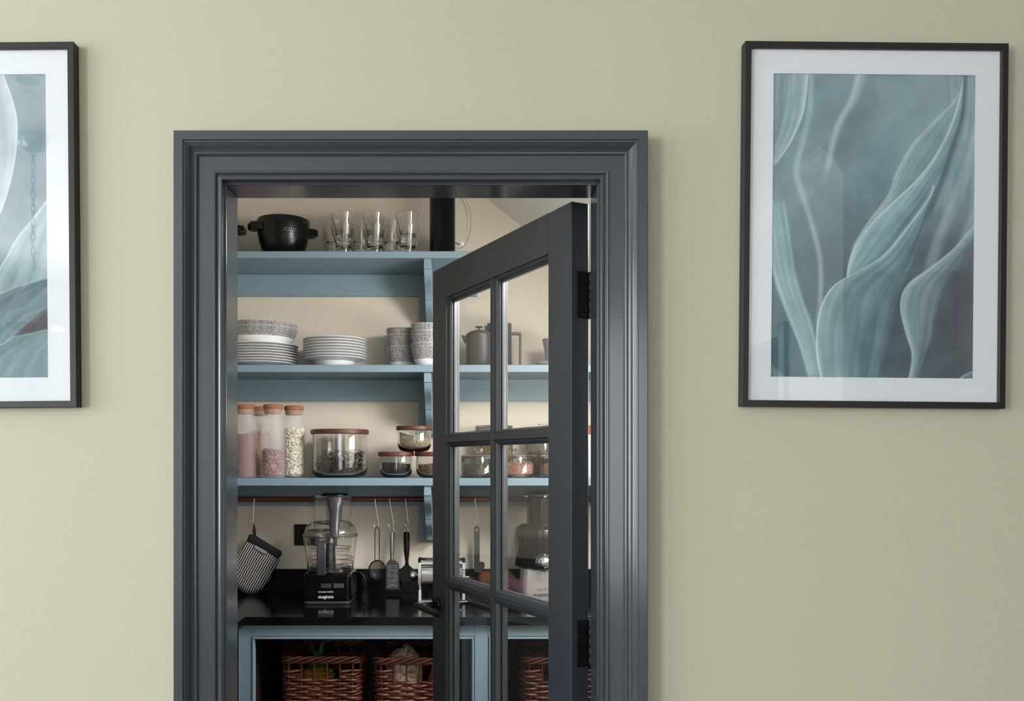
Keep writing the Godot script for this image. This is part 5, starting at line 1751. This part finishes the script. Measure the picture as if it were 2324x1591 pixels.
	for s in [-1.0, 1.0]:
		b = MB.new()
		b.T = Transform3D(Basis(Vector3.UP, -PI / 2), Vector3(s * 0.081, 0, 0))
		b.prism(sp, -0.006, 0.006, 0.0025)
		part("side_plate", b, M.chrome, o)
	b = MB.new()
	b.T = Transform3D(Basis(Vector3(0, 0, 1), -PI / 2), Vector3(-0.076, 0.158, 0.022))
	b.lathe([Vector2(0, 0), Vector2(0.0165, 0), Vector2(0.0165, 0.152), Vector2(0, 0.152)], 32)
	b.T = Transform3D(Basis(Vector3(0, 0, 1), -PI / 2), Vector3(-0.076, 0.158, -0.018))
	b.lathe([Vector2(0, 0), Vector2(0.0165, 0), Vector2(0.0165, 0.152), Vector2(0, 0.152)], 32)
	part("roller", b, M.chrome, o)
	b = MB.new()
	b.T = Transform3D(Basis(Vector3.UP, -PI / 2), Vector3.ZERO)
	b.prism(PackedVector2Array([Vector2(-0.043, 0.088), Vector2(0.043, 0.088), Vector2(0.048, 0.112), Vector2(0.046, 0.135), Vector2(-0.046, 0.135), Vector2(-0.048, 0.112)]), -0.0745, 0.0745, 0.002)
	part("housing", b, M.chrome, o)
	b = MB.new()
	for z in [-0.016, 0.016]:
		b.T = Transform3D(Basis(Vector3(0, 0, 1), -PI / 2), Vector3(-0.076, 0.010, z * 1.8))
		b.lathe([Vector2(0, 0), Vector2(0.0085, 0), Vector2(0.0085, 0.152), Vector2(0, 0.152)], 20)
	part("cross_bar", b, M.chrome, o)
	b = MB.new()
	b.T = Transform3D(Basis(Vector3(0, 0, 1), PI / 2), Vector3(-0.0868, 0.112, 0.01))
	b.lathe([Vector2(0, 0), Vector2(0.010, 0), Vector2(0.012, 0.006), Vector2(0.018, 0.010), Vector2(0.0195, 0.014), Vector2(0.0195, 0.024), Vector2(0.017, 0.028), Vector2(0, 0.029)], 10, 20.0)
	part("adjusting_knob", b, M.chrome, o)
	b = MB.new()
	b.tube([Vector3(0.0868, 0.105, 0), Vector3(0.10, 0.105, 0), Vector3(0.106, 0.103, 0.01), Vector3(0.118, 0.098, 0.035), Vector3(0.130, 0.095, 0.06)], 0.0045, 12)
	part("crank", b, M.chrome, o)

# ---------------------------------------------------------------- baskets and what is in them
func basket(at: Vector3, w: float, d: float, h: float, label: String) -> void:
	var o := thing("wicker_basket", label, "basket", at, 0.0, "wicker baskets in the base cabinet")
	var cr := 0.03
	var per := 2.0 * (w + d) - 8.0 * cr + TAU * cr
	var ring := func(s: float, y: float, off: float) -> Vector3:
		# s from the middle of the front, running to the right
		var sh := lerpf(0.93, 1.0, y / h)
		var L := fposmod(s, 1.0) * per
		var hw := w / 2 - cr
		var hd := d / 2 - cr
		var p := Vector2.ZERO
		var nn := Vector2.ZERO
		var segs := [[hw, 0], [cr * PI / 2, 1], [2 * hd, 2], [cr * PI / 2, 3], [2 * hw, 4], [cr * PI / 2, 5], [2 * hd, 6], [cr * PI / 2, 7], [hw, 8]]
		for q in segs:
			if L <= q[0] or q[1] == 8:
				match q[1]:
					0: p = Vector2(L, hd + cr); nn = Vector2(0, 1)
					2: p = Vector2(hw + cr, hd - L); nn = Vector2(1, 0)
					4: p = Vector2(hw - L, -hd - cr); nn = Vector2(0, -1)
					6: p = Vector2(-hw - cr, -hd + L); nn = Vector2(-1, 0)
					8: p = Vector2(-hw + L, hd + cr); nn = Vector2(0, 1)
					_:
						var c: Vector2 = {1: Vector2(hw, hd), 3: Vector2(hw, -hd), 5: Vector2(-hw, -hd), 7: Vector2(-hw, hd)}[q[1]]
						var a0: float = {1: PI / 2, 3: 0.0, 5: -PI / 2, 7: -PI}[q[1]]
						var a := a0 - L / cr
						nn = Vector2(cos(a), sin(a))
						p = c + nn * cr
				break
			L -= q[0]
		p = p * sh + nn * off
		return Vector3(p.x, y, p.y)
	var nst := 24
	var b := MB.new()
	for k in nst:
		var s := (k + 0.5) / nst
		b.C = lin(92, 46, 30)
		b.tube([ring.call(s, 0.003, 0.0), ring.call(s, h * 0.5, 0.0), ring.call(s, h - 0.012, 0.0)], 0.0036, 6)
	part("stakes", b, M.wicker, o)
	b = MB.new()
	var rows := int((h - 0.04) / 0.0105)
	var hole := 0.072 / per
	for r in rows:
		var y := 0.006 + r * 0.0105
		var c := lin(92, 53, 39)
		var j := rng.randf_range(0.75, 1.25)
		b.C = Color(c.r * j, c.g * j, c.b * j)
		var open := y > h - 0.083 and y < h - 0.040
		var pts := []
		var m := 120
		for k in m:
			var s := fposmod(float(k) / m + (0.0 if open else 0.5), 1.0)
			if open and (s < hole or s > 1.0 - hole):
				continue
			var off := 0.0058 * cos(PI * (s * nst - 0.5)) * (1.0 if r % 2 == 0 else -1.0)
			pts.append(ring.call(s, y + 0.0016 * sin(s * 60.0 + r * 2.0) + rng.randf_range(-0.0004, 0.0004), off))
		b.tube(pts, 0.0049, 6, not open)
	part("woven_side", b, M.wicker, o).set_meta("kind", "stuff")
	b = MB.new()
	for t in 4:
		var pts := []
		var c := lin(90, 51, 38)
		var j := 0.85 + 0.12 * t
		b.C = Color(c.r * j, c.g * j, c.b * j)
		for k in 180:
			var s := k / 180.0 + 0.5
			var a := TAU * (s * 7.0 + t / 4.0)
			pts.append(ring.call(s, h - 0.013 + sin(a) * 0.0095, cos(a) * 0.008 + 0.001))
		b.tube(pts, 0.0052, 7, true)
	part("braided_rim", b, M.wicker, o)
	b = MB.new()
	b.C = lin(80, 42, 28)
	b.box(Vector3(0, 0.004, 0), Vector3(w * 0.9, 0.006, d * 0.9), 0.002)
	part("bottom", b, M.wicker, o)

func baskets() -> void:
	var y := 0.4455
	var h := EYE - 0.684 - y
	basket(Vector3(-0.4985, y, -3.215), 0.275, 0.30, h, "left wicker basket in the cabinet, with a pineapple in it")
	basket(Vector3(-0.172, y, -3.215), 0.275, 0.30, h - 0.004, "middle wicker basket in the cabinet, with bread in it")
	basket(Vector3(0.352, y, -3.215), 0.275, 0.30, h - 0.002, "wicker basket seen through the door's lower right pane")
	# pineapple
	var o := thing("pineapple", "whole pineapple with dark green crown standing in the left basket", "fruit", Vector3(-0.525, y + 0.0075, -3.175))
	var b := MB.new()
	b.lathe([Vector2(0, 0), Vector2(0.03, 0.003), Vector2(0.05, 0.02), Vector2(0.060, 0.06), Vector2(0.062, 0.11), Vector2(0.058, 0.165), Vector2(0.046, 0.205), Vector2(0.026, 0.226), Vector2(0, 0.232)], 32)
	var g := 0
	for r in 13:
		var yy := 0.02 + r * 0.0162
		var rr := 0.061 * sqrt(maxf(0.05, 1.0 - pow((yy - 0.105) / 0.128, 2.0) * 0.75))
		for k in 14:
			var a := TAU * (k + 0.5 * (r % 2)) / 14
			b.ball(Vector3(cos(a) * rr, yy, sin(a) * rr), Vector3(0.0125, 0.0092, 0.0125), 7, 5)
			b.ball(Vector3(cos(a) * (rr + 0.0115), yy + 0.002, sin(a) * (rr + 0.0115)), Vector3(0.003, 0.0045, 0.003), 5, 3)
			g += 1
	part("body", b, bumped(paint(c8(176, 124, 42), 0.3), 0.2, Vector3.ONE * 24, 0.1), o)
	for k in 26:
		b = MB.new()
		var a := k * 2.4
		var lean := lerpf(1.4, 0.3, k / 25.0)
		var ln := lerpf(0.074, 0.125, k / 25.0)
		var pts := []
		for j in 6:
			var t := j / 5.0
			var out := ln * sin(lean) * t + 0.012
			var up := ln * cos(lean) * t - 0.035 * t * t * sin(lean) + 0.02 * sin(t * PI)
			pts.append(Vector3(cos(a) * out, 0.222 + up + k * 0.0004, sin(a) * out))
		var side := Vector3(-sin(a), 0, cos(a))
		for j in 5:
			var w0 := 0.0125 * (1.0 - j / 5.0) + 0.001
			var w1 := 0.0125 * (1.0 - (j + 1) / 5.0) + 0.0002
			var nn := ((pts[j + 1] - pts[j]) as Vector3).cross(side).normalized()
			var th := nn * 0.0009
			b.quad(pts[j] - side * w0 + th, pts[j] + th - nn * 0.002, pts[j + 1] + th - nn * 0.002, pts[j + 1] - side * w1 + th, nn, nn, nn, nn)
			b.quad(pts[j] + side * w0 + th, pts[j] + th - nn * 0.002, pts[j + 1] + th - nn * 0.002, pts[j + 1] + side * w1 + th, nn, nn, nn, nn)
			b.quad(pts[j] - side * w0 - th, pts[j] - th - nn * 0.002, pts[j + 1] - th - nn * 0.002, pts[j + 1] - side * w1 - th, -nn, -nn, -nn, -nn)
			b.quad(pts[j] + side * w0 - th, pts[j] - th - nn * 0.002, pts[j + 1] - th - nn * 0.002, pts[j + 1] + side * w1 - th, -nn, -nn, -nn, -nn)
		part("leaf", b, M.leaf, o)
	# bread
	var crust := paint(Color.WHITE, 0.85)
	crust.albedo_texture = noise_tex(256, 0.03, FastNoiseLite.TYPE_SIMPLEX_SMOOTH, [c8(104, 68, 42), c8(164, 128, 96), c8(204, 192, 180), c8(220, 213, 204)], [0.2, 0.42, 0.56, 1.0], 15)
	crust.uv1_triplanar = true
	crust.uv1_scale = Vector3.ONE * 7
	o = thing("sourdough_loaf", "floury sourdough loaf standing on end in the middle basket", "bread", Vector3(-0.207, y + 0.0075, -3.19))
	b = MB.new()
	b.ball(Vector3(0, 0.158, 0), Vector3(0.069, 0.158, 0.085), 36, 26)
	var nz := FastNoiseLite.new()
	nz.frequency = 14.0
	for i in b.v.size():
		var q := b.v[i]
		b.v[i] += b.n[i] * (nz.get_noise_3dv(q) * 0.010 + nz.get_noise_3dv(q * 0.45) * 0.014 - 0.010 * exp(-pow((q.x + 0.012 - (q.z - 0.02) * 0.5) / 0.008, 2.0)) * smoothstep(0.17, 0.24, q.y))
		var w := clampf((q.y - 0.158) / 0.158, 0.0, 1.0)
		b.v[i].x *= 1.0 + 0.75 * w * (1.0 - w) * w
		b.v[i].y = maxf(b.v[i].y, 0.0)
	part("crust", b, crust, o)
	o = thing("brown_loaf", "golden brown loaf right of the floury one in the middle basket", "bread", Vector3(-0.097, y + 0.0075, -3.15))
	b = MB.new()
	b.ball(Vector3(0, 0.118, 0), Vector3(0.032, 0.118, 0.045), 28, 20)
	part("crust", b, bumped(paint(c8(176, 108, 44), 0.55), 0.1, Vector3.ONE * 14, 0.15), o)

func fruit() -> void:
	var top := EYE + WT
	var spots := [[Vector3(-1.06, 0, -3.17), 0.036], [Vector3(-1.13, 0, -3.12), 0.035], [Vector3(-1.15, 0, -2.99), 0.034]]
	var wd := ["nearest the back wall", "further left beside another", "behind the pink garlic"]
	for i in 3:
		var r: float = spots[i][1]
		var o := thing("orange", "orange on the worktop mirrored in the door's glass, %s" % wd[i], "fruit", spots[i][0] + Vector3(0, top, 0), 0.0, "oranges on the left worktop")
		var b := MB.new()
		b.ball(Vector3(0, r * 0.95, 0), Vector3(r, r * 0.95, r), 28, 20)
		part("peel", b, M.flesh_orange, o)
		b = MB.new()
		b.lathe([Vector2(0.0045, r * 1.895), Vector2(0.003, r * 1.91), Vector2(0, r * 1.912)], 8)
		part("stem", b, M.leaf, o)
	var gp := [Vector3(-0.985, 0, -3.0), Vector3(-0.96, 0, -2.905), Vector3(-1.06, 0, -2.945), Vector3(-1.04, 0, -2.845), Vector3(-0.945, 0, -2.81), Vector3(-1.14, 0, -2.87)]
	var first: Node3D = null
	var gw := ["nearest the oranges", "second from the oranges", "farthest back by the wall", "closest to the worktop's edge", "nearest the doorway", "between the wall and the doorway"]
	for i in gp.size():
		var lab: String = "pink garlic bulb mirrored in the door's glass, %s" % gw[i]
		if first == null:
			first = thing("garlic_bulb", lab, "garlic", gp[i] + Vector3(0, top, 0), 0.0, "pink garlic bulbs on the left worktop")
			var b := MB.new()
			for k in 9:
				var a := TAU * k / 9
				b.ball(Vector3(cos(a) * 0.021, 0.032, sin(a) * 0.021), Vector3(0.023, 0.032, 0.023), 14, 10)
			part("cloves", b, M.mauve, first)
			b = MB.new()
			b.tube([Vector3(0, 0.05, 0), Vector3(0.001, 0.07, 0), Vector3(0.004, 0.092, 0.002)], [0.017, 0.007, 0.005], 10)
			part("stalk", b, paint(c8(214, 196, 190), 0.7), first)
		else:
			copy_of(first, lab, gp[i] + Vector3(0, top, 0), i * 1.1)
